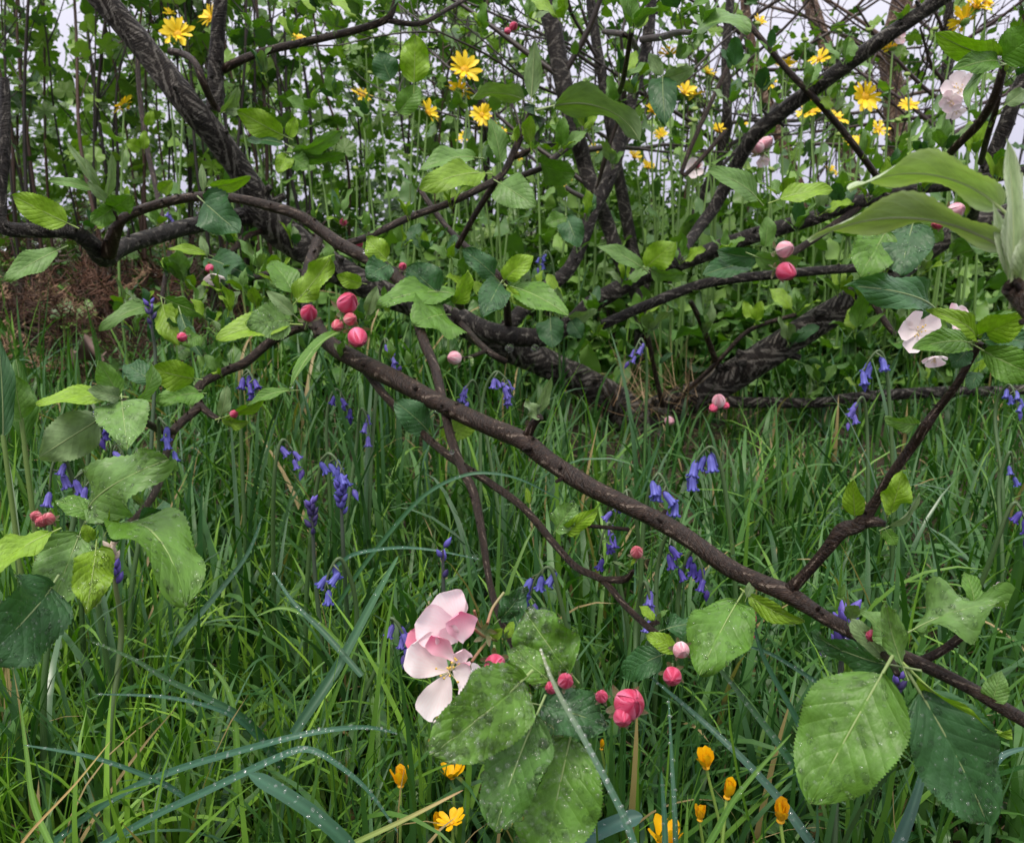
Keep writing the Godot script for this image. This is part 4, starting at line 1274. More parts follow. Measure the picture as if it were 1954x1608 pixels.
	limb("twig", [[880, 618, 1.6, 12], [925, 665, 1.4, 14], [965, 690, 1.4, 12]], M.twig, 8, 0.25)
	limb("twig", [[930, 668, 1.4, 10], [900, 680, 1.3, 7], [880, 683, 1.25, 5]], M.twig, 6, 0.1)
	limb("twig", [[1205, 60, 1.2, 10], [1190, 150, 1.3, 10], [1180, 190, 1.5, 12], [1190, 235, 1.72, 12]], M.twig, 7, 0.1)
	limb("twig", [[1225, 75, 1.74, 12], [1265, 70, 1.5, 14], [1290, 62, 1.2, 12], [1320, 62, 1.1, 9]], M.twig, 8, 0.15)
	limb("twig", [[1152, 60, 1.5, 10], [1200, 70, 1.4, 12], [1215, 95, 1.72, 12]], M.twig, 7, 0.15)
	limb("twig", [[500, 440, 1.44, 12], [470, 450, 1.4, 14], [440, 480, 1.3, 11], [405, 490, 1.22, 9]], M.twig, 8, 0.15)
	limb("twig", [[580, 520, 1.4, 12], [530, 520, 1.3, 15], [480, 530, 1.2, 12]], M.twig, 8, 0.1)
	limb("twig", [[325, 470, 1.26, 9], [315, 530, 1.2, 10], [308, 575, 1.15, 9]], M.twig, 7, 0.12)
	limb("twig", [[1200, 1010, 0.67, 8], [1090, 1000, 0.66, 7]], M.twig, 6, 0.1)
	# the downy shoot that comes in close at the right edge
	limb("branch", [[2080, 640, 0.3, 60], [1990, 600, 0.31, 56], [1945, 558, 0.32, 48], [1930, 545, 0.32, 40]], M.twig, 12, 0.15)
	# rain hanging under the crook of the limb
	for q in [[972, 668, 1.56, 17], [1021, 668, 1.555, 16], [755, 730, 0.885, 8], [832, 790, 0.835, 11], [862, 866, 0.79, 10], [68, 468, 1.0, 8], [6, 478, 0.98, 10]]:
		var s: float = q[3] * 0.5 / F * q[2]
		part("hanging_drop", lib.drop, M.hanging, apple, Transform3D(Basis.from_scale(Vector3(s, s * 0.95, s)), at(q[0], q[1] - 4, q[2]) - apple.position))

const PALE := {"vein": Color(0.5, 0.55, 0.34)}

func build_apple_leaves() -> void:
	# lower right, closest to the lens
	lf(1683, 1287, 0.45, 1547, 1533, 0.44, 188, 6, 0, {"fold": 0.12, "curl": 0.25, "drops": 58, "rows": 81, "serr": 0.022, "cols": 13, "stalk": 0.012, "wave": 0.08})
	lf(1757, 1322, 0.455, 1885, 1572, 0.46, 165, -22, 2, {"fold": 0.3, "curl": 0.4, "drops": 78, "rows": 81, "serr": 0.022, "cols": 13, "stalk": 0.014})
	lf(1752, 1293, 0.455, 1932, 1402, 0.46, 62, 55, 1, {"fold": 0.6, "curl": 0.6})
	lf(1698, 1268, 0.46, 1548, 1205, 0.5, 75, -50, 2, {"fold": 0.3, "curl": 0.6, "stalk": 0.016, "drops": 26})
	lf(1722, 1268, 0.455, 1693, 1150, 0.44, 50, 20, 5, {"prof": 1, "curl": -0.7, "fold": 0.5, "drops": 18})
	lf(1700, 1235, 0.5, 1645, 1165, 0.5, 62, 40, 5, {"curl": 0.9, "fold": 0.5})
	lf(1690, 1255, 0.5, 1625, 1180, 0.52, 46, -20, 3, {"curl": 0.5})
	lf(1745, 1200, 0.48, 1924, 1152, 0.47, 105, -38, 5, {"curl": 0.8, "fold": 0.2, "wave": 0.4, "rows": 44, "cols": 13, "drops": 45, "stalk": 0.012, "seed": 3})
	lf(1860, 1160, 0.49, 1842, 1092, 0.5, 40, 30, 0, {"curl": 1.0})
	lf(1895, 1335, 0.48, 1912, 1280, 0.48, 44, 0, 5, {"fold": 0.1, "prof": 3})
	lf(1406, 1150, 0.6, 1335, 1288, 0.57, 118, 10, 0, {"fold": 0.15, "curl": 0.6, "drops": 52, "rows": 67, "serr": 0.022, "cols": 11, "stalk": 0.016, "wave": 0.14})
	lf(1430, 1136, 0.6, 1536, 1186, 0.58, 44, 35, 1, {"fold": 0.5, "drops": 10})
	lf(1425, 1140, 0.6, 1440, 1100, 0.6, 16, 0, 3, {"prof": 1})
	# the cluster under the blossom, beaded all over
	lf(998, 1297, 0.47, 820, 1440, 0.43, 150, -16, 0, {"fold": 0.22, "curl": 0.55, "drops": 169, "rows": 75, "serr": 0.022, "cols": 13, "stalk": 0.01, "wave": 0.1, "drop_size": 0.0021})
	lf(1022, 1368, 0.475, 945, 1585, 0.45, 128, 18, 4, {"fold": 0.3, "curl": 0.5, "drops": 91, "rows": 75, "serr": 0.022, "cols": 13, "stalk": 0.014, "wave": 0.12, "drop_size": 0.002})
	lf(1088, 1408, 0.49, 1035, 1665, 0.47, 165, 8, 0, {"fold": 0.1, "curl": 0.3, "drops": 156, "rows": 81, "serr": 0.022, "cols": 13, "stalk": 0.02, "drop_size": 0.0019})
	lf(1085, 1280, 0.5, 1002, 1165, 0.51, 118, -20, 0, {"fold": 0.2, "curl": 0.45, "drops": 143, "rows": 67, "serr": 0.022, "cols": 13, "wave": 0.25, "drop_size": 0.0019})
	lf(1052, 1302, 0.49, 970, 1240, 0.5, 62, 15, 0, {"fold": 0.2, "drops": 45, "rows": 40})
	lf(1032, 1345, 0.485, 1160, 1385, 0.48, 98, -15, 2, {"fold": 0.25, "curl": 0.7, "drops": 91, "rows": 59, "serr": 0.022, "wave": 0.18})
	lf(955, 1180, 0.56, 1004, 1118, 0.56, 48, 20, 2, {"fold": 0.3, "drops": 32, "wave": 0.3})
	lf(1000, 1215, 0.55, 975, 1150, 0.57, 56, -30, 2, {"fold": 0.3})
	lf(940, 1215, 0.53, 960, 1200, 0.52, 22, 0, 1)
	lf(1290, 1240, 0.59, 1232, 1210, 0.59, 36, 10, 1, {"drops": 6})
	lf(1270, 1200, 0.6, 1345, 1190, 0.6, 44, -35, 2, {"drops": 19, "wave": 0.3})
	lf(1262, 1250, 0.6, 1190, 1290, 0.62, 60, 20, 2, {"curl": 0.9})
	# left clusters
	lf(232, 1006, 0.58, 352, 1158, 0.53, 128, -42, 0, {"fold": 0.2, "curl": 1.7, "drops": 78, "rows": 67, "serr": 0.022, "cols": 13, "stalk": 0.012, "wave": 0.12, "bend": 0.8})
	lf(152, 1018, 0.58, 98, 1160, 0.56, 112, 10, 5, {"fold": 0.15, "curl": 0.4, "drops": 65, "rows": 50, "cols": 13, "wave": 0.15})
	lf(182, 1050, 0.565, 163, 1172, 0.54, 78, -8, 1, {"fold": 0.15, "curl": 0.5, "drops": 36, "rows": 40, "wave": 0.2, "prof": 3})
	lf(96, 1122, 0.53, -40, 1262, 0.47, 150, -30, 2, {"fold": 0.3, "curl": 0.5, "drops": 78, "rows": 50, "cols": 13})
	lf(92, 1018, 0.56, -30, 1100, 0.52, 66, 40, 1, {"fold": 0.4, "curl": 0.5})
	lf(170, 968, 0.58, 322, 876, 0.55, 110, -26, 5, {"fold": 0.06, "curl": 1.0, "cup": -0.2, "drops": 91, "rows": 50, "cols": 13, "wave": 0.22, "prof": 0, "drop_size": 0.0016})
	lf(185, 985, 0.585, 105, 955, 0.58, 44, 25, 0, {"curl": 0.8, "drops": 15})
	lf(190, 1000, 0.58, 312, 955, 0.6, 58, 70, 2, {"curl": 1.2, "fold": 0.6, "wave": 0.3})
	lf(205, 1010, 0.57, 222, 935, 0.57, 30, 30, 1, {"prof": 1, "fold": 0.7})
	lf(175, 1030, 0.57, 158, 1000, 0.565, 26, 0, 1, {"fold": 0.6})
	lf(232, 765, 0.7, 243, 858, 0.67, 96, 4, 5, {"fold": 0.15, "curl": 0.4, "drops": 52, "rows": 40, "prof": 3, "cols": 11, "drop_size": 0.0015})
	lf(215, 756, 0.7, 68, 772, 0.67, 52, 48, 1, {"fold": 0.35, "curl": 0.5, "rows": 36})
	lf(226, 756, 0.7, 187, 688, 0.68, 50, -20, 5, {"curl": -0.4, "fold": 0.4, "prof": 1, "rows": 30})
	lf(228, 760, 0.7, 165, 745, 0.68, 34, 20, 3, {"fold": 0.5})
	lf(188, 800, 0.7, 74, 872, 0.68, 88, 180, 3, {"fold": 0.2, "curl": 0.6, "wave": 0.2, "rows": 40, "cols": 11})
	lf(262, 765, 0.72, 288, 690, 0.73, 52, 60, 5, {"curl": 1.2, "fold": 0.3})
	lf(290, 728, 0.75, 240, 695, 0.76, 46, 10, 2, {"curl": 0.7})
	lf(370, 722, 0.8, 288, 702, 0.78, 62, -20, 1, {"fold": 0.2, "curl": 0.6, "rows": 30})
	lf(380, 750, 0.83, 298, 768, 0.8, 52, 25, 0, {"fold": 0.5, "curl": 0.9})
	lf(372, 745, 0.84, 308, 738, 0.82, 36, -30, 2, {"fold": 0.4})
	lf(380, 640, 0.98, 345, 658, 0.97, 40, 20, 0)
	lf(309, 580, 1.1, 341, 660, 1.08, 46, 15, 1, {"fold": 0.3})
	lf(306, 582, 1.1, 190, 632, 1.06, 34, 40, 5, {"curl": 1.2})
	lf(312, 585, 1.1, 285, 650, 1.1, 40, -20, 2)
	lf(315, 570, 1.1, 400, 600, 1.1, 36, 30, 0)
	lf(345, 600, 1.05, 385, 680, 1.03, 34, 30, 2, {"fold": 0.5})
	lf(548, 612, 0.97, 470, 622, 0.94, 70, 12, 5, {"fold": 0.15, "drops": 52, "rows": 34, "drop_size": 0.0016})
	lf(550, 618, 0.97, 412, 648, 0.94, 62, 40, 1, {"fold": 0.35, "curl": 0.8, "rows": 34})
	lf(560, 600, 0.98, 508, 555, 0.97, 30, 10, 3, {"fold": 0.6, "prof": 1})
	lf(565, 575, 1.0, 632, 488, 0.98, 54, -25, 1, {"fold": 0.3, "curl": -0.5, "wave": 0.25, "rows": 34, "drops": 20})
	lf(560, 560, 1.0, 515, 500, 1.02, 56, 30, 0, {"fold": 0.3, "drops": 13})
	lf(652, 632, 0.92, 552, 748, 0.85, 30, 50, 0, {"fold": 0.6, "prof": 1, "curl": 0.9, "rows": 40, "drops": 13})
	lf(555, 745, 0.86, 470, 775, 0.85, 26, 40, 0, {"prof": 1, "fold": 0.5})
	lf(430, 795, 0.9, 520, 745, 0.88, 30, 50, 1, {"prof": 1, "fold": 0.6})
	lf(425, 800, 0.9, 475, 805, 0.89, 28, 40, 1, {"fold": 0.5})
	lf(420, 795, 0.9, 432, 735, 0.9, 26, 20, 3, {"prof": 1})
	lf(700, 600, 0.94, 720, 545, 0.93, 26, 0, 3, {"prof": 1, "fold": 0.6})
	lf(740, 505, 1.0, 698, 530, 0.98, 52, 10, 2, {"fold": 0.15, "drops": 20})
	lf(690, 540, 0.98, 642, 525, 0.97, 34, -20, 1)
	lf(738, 495, 1.0, 700, 455, 1.0, 44, 0, 1, {"fold": 0.2, "drops": 7})
	lf(870, 562, 0.98, 718, 582, 0.92, 66, 46, 0, {"fold": 0.25, "curl": 0.8, "drops": 39, "rows": 40, "drop_size": 0.0015})
	lf(835, 560, 0.96, 778, 508, 0.95, 72, 8, 2, {"fold": 0.12, "drops": 28, "rows": 34, "drop_size": 0.0018})
	lf(868, 580, 0.97, 892, 515, 0.95, 40, 30, 1, {"fold": 0.7, "curl": 0.6})
	lf(955, 540, 1.1, 922, 606, 1.05, 56, 6, 2, {"fold": 0.12, "drops": 44, "rows": 34, "drop_size": 0.0015})
	lf(945, 528, 1.12, 882, 476, 1.1, 44, 20, 2, {"curl": 0.8, "drops": 20})
	lf(965, 532, 1.1, 1018, 488, 1.08, 42, -15, 1, {"fold": 0.35})
	lf(980, 548, 1.1, 1085, 602, 1.05, 56, -30, 0, {"fold": 0.2, "curl": 0.6, "rows": 34, "drops": 18})
	lf(968, 548, 1.1, 1016, 590, 1.08, 24, 20, 1, {"fold": 0.7})
	lf(1050, 605, 1.4, 1055, 665, 1.38, 54, 10, 2, {"fold": 0.3})
	lf(1090, 612, 1.45, 1110, 645, 1.44, 34, 0, 2)
	lf(1085, 605, 1.45, 1138, 590, 1.44, 28, 40, 3)
	lf(850, 600, 0.95, 790, 618, 0.9, 120, 30, 0, {"prof": 3, "fold": 0.1, "curl": 0.5})
	lf(815, 820, 0.86, 752, 765, 0.84, 58, 12, 2, {"fold": 0.15, "rows": 34, "drops": 18})
	lf(845, 835, 0.86, 918, 802, 0.84, 46, -20, 1, {"fold": 0.2})
	lf(1028, 790, 0.735, 1052, 720, 0.72, 26, 30, 3, {"prof": 1, "fold": 0.7, "curl": -0.4})
	lf(1026, 795, 0.735, 1002, 765, 0.73, 26, 20, 3, {"wave": 0.4})
	lf(1062, 1010, 0.67, 1100, 960, 0.66, 50, -12, 5, {"fold": 0.15, "drops": 18})
	lf(1075, 1012, 0.67, 1142, 968, 0.65, 34, 20, 1, {"fold": 0.4})
	lf(1010, 960, 0.74, 1005, 930, 0.74, 12, 0, 1)
	# right twig
	lf(1632, 985, 0.555, 1628, 915, 0.54, 40, -10, 1, {"fold": 0.3, "curl": 0.3, "rows": 26})
	lf(1700, 975, 0.54, 1722, 900, 0.53, 50, 15, 1, {"fold": 0.3, "curl": 0.6, "rows": 30, "wave": 0.3})
	lf(1695, 1005, 0.54, 1754, 940, 0.53, 24, 60, 3, {"fold": 0.8, "curl": 0.9, "prof": 1})
	lf(1690, 1010, 0.545, 1712, 1040, 0.54, 28, 20, 0)
	lf(1752, 808, 0.52, 1688, 796, 0.52, 36, -35, 5, {"fold": 0.3, "rows": 26})
	# soft cluster at the top of that twig
	lf(1868, 640, 0.475, 1960, 598, 0.45, 62, 20, 1, {"fold": 0.3, "rows": 30})
	lf(1860, 645, 0.475, 1770, 590, 0.44, 40, 30, 1, {"fold": 0.5, "curl": 0.9, "rows": 30})
	lf(1850, 655, 0.475, 1742, 665, 0.45, 52, 25, 0, {"fold": 0.3, "curl": 0.8, "rows": 30})
	lf(1872, 650, 0.47, 1962, 655, 0.48, 52, -30, 2, {"fold": 0.4})
	lf(1880, 670, 0.47, 1990, 720, 0.46, 64, 10, 0, {"fold": 0.3})
	lf(1845, 670, 0.475, 1815, 700, 0.47, 42, 0, 2, {"fold": 0.3})
	lf(1868, 710, 0.48, 1852, 745, 0.475, 30, 20, 2)
	lf(1780, 585, 0.47, 1615, 545, 0.43, 72, 28, 2, {"fold": 0.15, "curl": 0.7, "rows": 34, "wave": 0.25})
	# the downy shoot with two great arching leaves
	lf(1912, 470, 0.33, 1545, 462, 0.34, 118, 116, 3, {"edge": Color(0.66, 0.72, 0.55), "wave": 0.12, "col": Color(0.36, 0.44, 0.27), "fold": 0.25, "curl": 1.25, "twist": 0.3, "rows": 44, "cols": 13, "stalk": 0.018, "vein": Color(0.4, 0.46, 0.3)})
	lf(1908, 395, 0.335, 1622, 366, 0.34, 104, 120, 3, {"edge": Color(0.66, 0.72, 0.55), "wave": 0.12, "col": Color(0.42, 0.52, 0.27), "fold": 0.25, "curl": 1.5, "twist": -0.2, "rows": 44, "cols": 13, "stalk": 0.025})
	lf(1932, 530, 0.32, 1922, 265, 0.32, 46, 30, 3, {"col": Color(0.34, 0.43, 0.24), "edge": Color(0.55, 0.6, 0.46), "prof": 1, "fold": 0.9, "curl": 0.3, "rows": 34})
	lf(1940, 530, 0.32, 1952, 330, 0.33, 44, -30, 3, {"col": Color(0.34, 0.43, 0.24), "edge": Color(0.55, 0.6, 0.46), "prof": 1, "fold": 0.9, "curl": 0.4, "rows": 34})
	lf(1925, 530, 0.325, 1895, 385, 0.33, 26, 10, 3, {"col": Color(0.34, 0.43, 0.24), "edge": Color(0.55, 0.6, 0.46), "prof": 1, "fold": 0.8})
	lf(1945, 535, 0.32, 1985, 420, 0.31, 50, 0, 3, {"col": Color(0.34, 0.43, 0.24), "edge": Color(0.55, 0.6, 0.46), "prof": 1, "fold": 0.6})
	lf(1908, 478, 0.34, 1800, 505, 0.36, 56, 100, 4, {"fold": 0.5, "curl": 1.0, "wave": 0.3})
	# middle right
	lf(1742, 428, 1.15, 1718, 525, 1.12, 90, 8, 2, {"fold": 0.1, "curl": 0.3, "drops": 78, "rows": 40, "cols": 11, "drop_size": 0.0017})
	lf(1690, 442, 1.15, 1640, 528, 1.13, 82, -5, 0, {"fold": 0.1, "curl": 0.3, "drops": 78, "rows": 40, "cols": 11, "drop_size": 0.0016})
	lf(1690, 432, 1.17, 1640, 445, 1.15, 36, 40, 0)
	lf(1760, 425, 1.2, 1798, 460, 1.2, 40, 0, 0)
	lf(1435, 500, 1.3, 1340, 525, 1.28, 50, 30, 2, {"fold": 0.3})
	lf(1450, 490, 1.28, 1368, 478, 1.28, 40, -20, 2, {"drops": 13})
	lf(1440, 488, 1.26, 1535, 492, 1.24, 40, 40, 5, {"fold": 0.3})
	lf(1460, 470, 1.26, 1465, 412, 1.25, 34, 20, 5, {"curl": 0.7})
	lf(1445, 378, 1.15, 1350, 325, 1.12, 52, 40, 5, {"fold": 0.3, "curl": 0.8, "rows": 30})
	lf(1488, 380, 1.15, 1590, 362, 1.14, 44, -40, 1, {"fold": 0.3, "curl": 0.6, "rows": 30})
	lf(1225, 510, 1.4, 1140, 470, 1.38, 36, 35, 5, {"curl": 0.6})
	lf(1235, 508, 1.4, 1288, 462, 1.38, 52, 0, 1, {"fold": 0.15})
	lf(1240, 515, 1.4, 1312, 520, 1.38, 34, 45, 5)
	lf(1082, 415, 1.5, 1105, 472, 1.48, 46, 0, 2)
	lf(1080, 415, 1.5, 1040, 428, 1.5, 34, 20, 0)
	# upper middle twig: underside leaves that stream in the wind
	lf(920, 330, 1.15, 800, 362, 1.1, 60, 32, 1, {"fold": 0.2, "curl": 0.8, "rows": 34})
	lf(905, 300, 1.18, 800, 325, 1.15, 48, 40, 5, {"curl": 0.9})
	lf(955, 350, 1.17, 1024, 395, 1.14, 70, -10, 5, {"fold": 0.15, "prof": 3, "curl": 0.4, "rows": 34, "cols": 11})
	lf(1014, 185, 1.19, 1020, 76, 1.17, 36, 170, 3, {"prof": 1, "fold": 0.4, "curl": 0.2, "rows": 30})
	lf(1000, 190, 1.19, 898, 186, 1.17, 56, 122, 3, {"prof": 0, "fold": 0.3, "curl": 0.9, "rows": 30})
	lf(1055, 202, 1.19, 1222, 272, 1.15, 84, -122, 3, {"fold": 0.25, "curl": 1.5, "rows": 38, "cols": 11})
	lf(1020, 200, 1.19, 1052, 282, 1.18, 40, 60, 2, {"prof": 1, "fold": 0.9, "curl": 0.8, "wave": 0.5, "edge": Color(0.02, 0.02, 0.02), "tip": Color(0.02, 0.018, 0.016)})
	lf(955, 310, 1.18, 935, 225, 1.17, 40, 30, 5, {"curl": 0.6, "fold": 0.3})
	lf(1030, 310, 1.24, 1098, 330, 1.22, 64, 40, 0, {"curl": 0.9})
	lf(790, 158, 1.2, 792, 66, 1.18, 60, 4, 1, {"fold": 0.06, "curl": 0.2, "rows": 34, "cols": 11})
	lf(745, 152, 1.25, 722, 98, 1.24, 50, 10, 2, {"fold": 0.1})
	lf(760, 215, 1.25, 800, 165, 1.25, 44, 0, 0)
	# upper left
	lf(540, 258, 1.15, 452, 210, 1.12, 50, -12, 1, {"fold": 0.2, "curl": 0.4, "rows": 30})
	lf(552, 262, 1.15, 563, 222, 1.14, 24, 0, 1)
	lf(560, 290, 1.15, 652, 246, 1.12, 38, 40, 5, {"fold": 0.4, "curl": 0.8, "rows": 30})
	lf(560, 285, 1.15, 660, 290, 1.14, 34, 55, 0, {"curl": 1.1})
	lf(545, 300, 1.15, 530, 330, 1.13, 34, 0, 1)
	lf(558, 300, 1.15, 588, 320, 1.14, 40, 0, 0)
	lf(543, 275, 1.15, 470, 268, 1.14, 30, 50, 2)
	lf(424, 213, 1.25, 455, 165, 1.22, 26, 30, 3, {"fold": 0.6, "curl": 1.0})
	lf(430, 214, 1.25, 478, 212, 1.22, 14, 0, 3, {"prof": 1})
	lf(127, 425, 0.97, 22, 372, 0.95, 58, -12, 1, {"fold": 0.2, "curl": 0.3, "rows": 40, "cols": 11})
	lf(108, 478, 0.98, 8, 535, 0.95, 48, 28, 5, {"fold": 0.3, "curl": 0.4, "rows": 34})
	lf(388, 385, 1.0, 458, 445, 0.98, 84, 8, 2, {"fold": 0.1, "curl": 0.35, "rows": 40, "cols": 11, "prof": 3})
	lf(402, 356, 1.0, 478, 336, 0.98, 34, 40, 1, {"fold": 0.4, "curl": 0.5, "rows": 30})
	lf(388, 366, 1.0, 384, 312, 1.0, 14, 0, 3, {"prof": 1})
	lf(215, 395, 1.02, 250, 372, 1.0, 44, 20, 0)
	lf(212, 398, 1.02, 172, 425, 1.0, 42, -20, 0)
	lf(200, 380, 1.02, 212, 290, 1.0, 24, 40, 3, {"prof": 1, "fold": 0.6, "curl": 0.5})
	lf(190, 360, 1.02, 160, 300, 1.0, 16, 0, 3, {"prof": 1, "fold": 0.7})
	lf(180, 355, 1.02, 125, 270, 1.0, 18, 20, 3, {"prof": 1, "fold": 0.7})
	lf(178, 362, 1.02, 90, 345, 1.0, 22, 30, 5, {"prof": 1})
	lf(205, 385, 1.02, 165, 345, 1.0, 18, 0, 3, {"prof": 1})
	lf(268, 282, 1.65, 240, 270, 1.63, 26, 0, 1)
	lf(275, 285, 1.65, 275, 248, 1.64, 18, 0, 1)
	lf(280, 240, 1.65, 290, 210, 1.64, 18, 0, 1)
	lf(305, 365, 1.6, 330, 345, 1.58, 26, 0, 1)
	lf(400, 495, 1.2, 485, 530, 1.15, 54, -10, 2, {"fold": 0.2, "rows": 30})
	lf(395, 485, 1.2, 318, 475, 1.18, 20, 30, 1, {"prof": 1})
	lf(395, 490, 1.2, 382, 450, 1.2, 16, 0, 3, {"prof": 1})
	# top right corner
	lf(1905, 105, 0.75, 1785, 62, 0.72, 56, -25, 1, {"fold": 0.25, "curl": 0.8, "rows": 34})
	lf(1908, 118, 0.75, 1818, 135, 0.72, 50, 30, 0, {"fold": 0.3, "curl": 0.7, "rows": 30})
	lf(1905, 125, 0.75, 1850, 210, 0.72, 36, 60, 5, {"fold": 0.6, "curl": 1.0, "rows": 34})
	lf(1912, 110, 0.75, 1985, 60, 0.73, 80, 10, 0, {"fold": 0.2})
	lf(1920, 200, 0.9, 1960, 170, 0.9, 30, 0, 3)
	lf(1322, 72, 1.2, 1432, 62, 1.15, 66, -66, 5, {"fold": 0.3, "curl": 1.7, "rows": 34})
	lf(1330, 60, 1.1, 1310, 75, 1.1, 40, 90, 5)
	lf(1265, 145, 1.2, 1270, 240, 1.17, 52, 6, 2, {"fold": 0.15, "rows": 30, "drops": 15})
	lf(1268, 150, 1.2, 1325, 130, 1.18, 34, 20, 3)
	lf(1262, 145, 1.2, 1240, 100, 1.2, 26, 0, 3, {"prof": 1})
	# tufts on spurs everywhere along the wood
	for q in [
		[690, 40, 1.25, 62, 6], [560, 75, 1.27, 45, 4], [640, 60, 1.26, 50, 4], [840, 20, 1.28, 50, 5], [740, 20, 1.24, 60, 5], [1175, 20, 1.3, 60, 5], [1075, 40, 1.3, 56, 5], [1205, 60, 1.2, 66, 6],
		[1185, 150, 1.3, 62, 6], [1165, 215, 1.4, 50, 5], [1210, 185, 1.4, 46, 5], [1300, 25, 1.15, 70, 5], [1290, 120, 1.2, 54, 4], [1140, 640, 1.55, 40, 4], [1060, 605, 1.42, 66, 6], [1130, 600, 1.5, 50, 5],
		[1235, 640, 1.68, 55, 6], [1220, 612, 1.7, 50, 5], [1252, 700, 1.74, 40, 4], [1318, 572, 1.64, 46, 5], [1345, 640, 1.7, 50, 5], [1520, 598, 1.72, 52, 5], [1440, 620, 1.74, 40, 4],
		[1505, 660, 1.72, 50, 5], [1600, 560, 1.68, 55, 5], [1710, 640, 1.6, 60, 5], [1630, 640, 1.64, 66, 4], [1480, 500, 1.38, 40, 4], [1380, 480, 1.48, 45, 4], [1560, 410, 1.46, 55, 5], [1660, 380, 1.46, 50, 5],
		[1490, 378, 1.2, 50, 4], [1860, 300, 1.4, 55, 5], [1800, 290, 1.38, 60, 5], [1890, 240, 1.3, 55, 4], [1900, 350, 1.45, 50, 5], [1840, 420, 1.6, 50, 4], [1925, 150, 1.2, 60, 5], [1650, 300, 1.54, 46, 4],
		[1590, 215, 1.5, 40, 4], [1470, 100, 1.48, 36, 4], [1690, 365, 1.56, 50, 5], [860, 395, 1.16, 44, 4], [780, 420, 1.12, 46, 4], [700, 450, 1.08, 46, 4], [650, 425, 1.2, 50, 5], [645, 395, 1.25, 40, 4],
		[860, 500, 1.38, 52, 5], [810, 480, 1.3, 50, 5], [890, 540, 1.2, 56, 5], [830, 590, 1.1, 60, 5], [940, 585, 1.3, 50, 5], [1012, 285, 1.18, 50, 4], [1070, 290, 1.26, 54, 5], [1110, 255, 1.3, 55, 5],
		[985, 280, 1.2, 40, 3], [450, 470, 1.35, 50, 5], [490, 520, 1.2, 56, 5], [530, 545, 1.18, 50, 5], [350, 545, 1.2, 56, 6], [320, 530, 1.2, 46, 5], [420, 560, 1.15, 50, 5], [375, 590, 1.1, 46, 5],
		[285, 590, 1.1, 46, 4], [440, 600, 1.05, 50, 5], [300, 430, 1.5, 40, 4], [345, 405, 1.2, 36, 3], [250, 400, 1.05, 40, 4], [180, 440, 1.08, 40, 3], [110, 430, 1.02, 36, 3], [230, 430, 1.1, 34, 3],
		[600, 420, 1.05, 30, 3], [655, 690, 0.95, 36, 3], [745, 690, 0.89, 40, 3], [780, 700, 0.9, 36, 3], [1560, 735, 1.74, 46, 5], [1200, 1085, 0.62, 34, 4],
		[1255, 1190, 0.6, 40, 3], [1170, 1040, 0.66, 26, 2], [1420, 1010, 0.62, 30, 2], [1395, 1060, 0.61, 46, 2], [1620, 1190, 0.54, 50, 3], [1600, 1150, 0.56, 46, 2], [965, 1225, 0.53, 40, 3], [1040, 1290, 0.49, 36, 3],
		[270, 970, 0.65, 46, 3], [335, 905, 0.78, 30, 2], [420, 715, 0.99, 40, 3], [510, 640, 1.02, 44, 3], [505, 150, 1.29, 50, 4], [600, 215, 1.5, 50, 5], [640, 190, 1.5, 46, 4], [700, 230, 1.6, 50, 5],
		[480, 60, 1.31, 46, 5], [610, 30, 1.4, 56, 5], [520, 15, 1.4, 50, 5], [960, 20, 1.4, 56, 5], [1010, 40, 1.45, 50, 5], [920, 60, 1.5, 46, 4], [1110, 15, 1.3, 60, 5], [1345, 60, 1.2, 54, 5],
		[1400, 140, 1.5, 50, 5], [1395, 200, 1.6, 44, 4], [1450, 180, 1.55, 46, 5], [1540, 170, 1.5, 46, 4], [1610, 120, 1.45, 44, 4], [1720, 50, 1.42, 50, 4], [1760, 300, 1.45, 56, 5], [1705, 330, 1.5, 50, 4],
		[1760, 370, 1.48, 50, 4], [1600, 400, 1.48, 46, 4], [1520, 440, 1.45, 50, 5], [1300, 500, 1.5, 46, 4], [1190, 545, 1.5, 50, 5], [960, 600, 1.55, 50, 4], [1020, 570, 1.6, 46, 4],
		[1100, 480, 1.65, 46, 4], [1120, 420, 1.68, 44, 4], [1170, 320, 1.7, 46, 4], [1215, 150, 1.7, 50, 4], [1640, 575, 1.68, 52, 5],
		[1690, 520, 1.66, 50, 5], [1760, 520, 1.66, 60, 5], [1820, 500, 1.66, 60, 5], [1880, 480, 1.66, 60, 5], [1540, 760, 1.74, 46, 5], [1640, 745, 1.72, 44, 4], [1770, 735, 1.7, 46, 4], [1850, 735, 1.7, 46, 4],
		[680, 500, 1.3, 46, 4], [620, 520, 1.3, 50, 5], [740, 600, 1.4, 50, 5], [700, 620, 1.4, 46, 4], [770, 470, 1.3, 46, 4], [560, 470, 1.35, 46, 4], [470, 560, 1.15, 50, 5], [400, 620, 1.05, 44, 4],
		[260, 640, 1.15, 46, 5], [240, 580, 1.2, 46, 5], [340, 640, 1.1, 44, 4], [490, 590, 1.05, 40, 4], [430, 650, 1.0, 40, 4], [360, 560, 1.2, 46, 4],
	]:
		rosette(q[0], q[1], q[2], q[3], q[4])

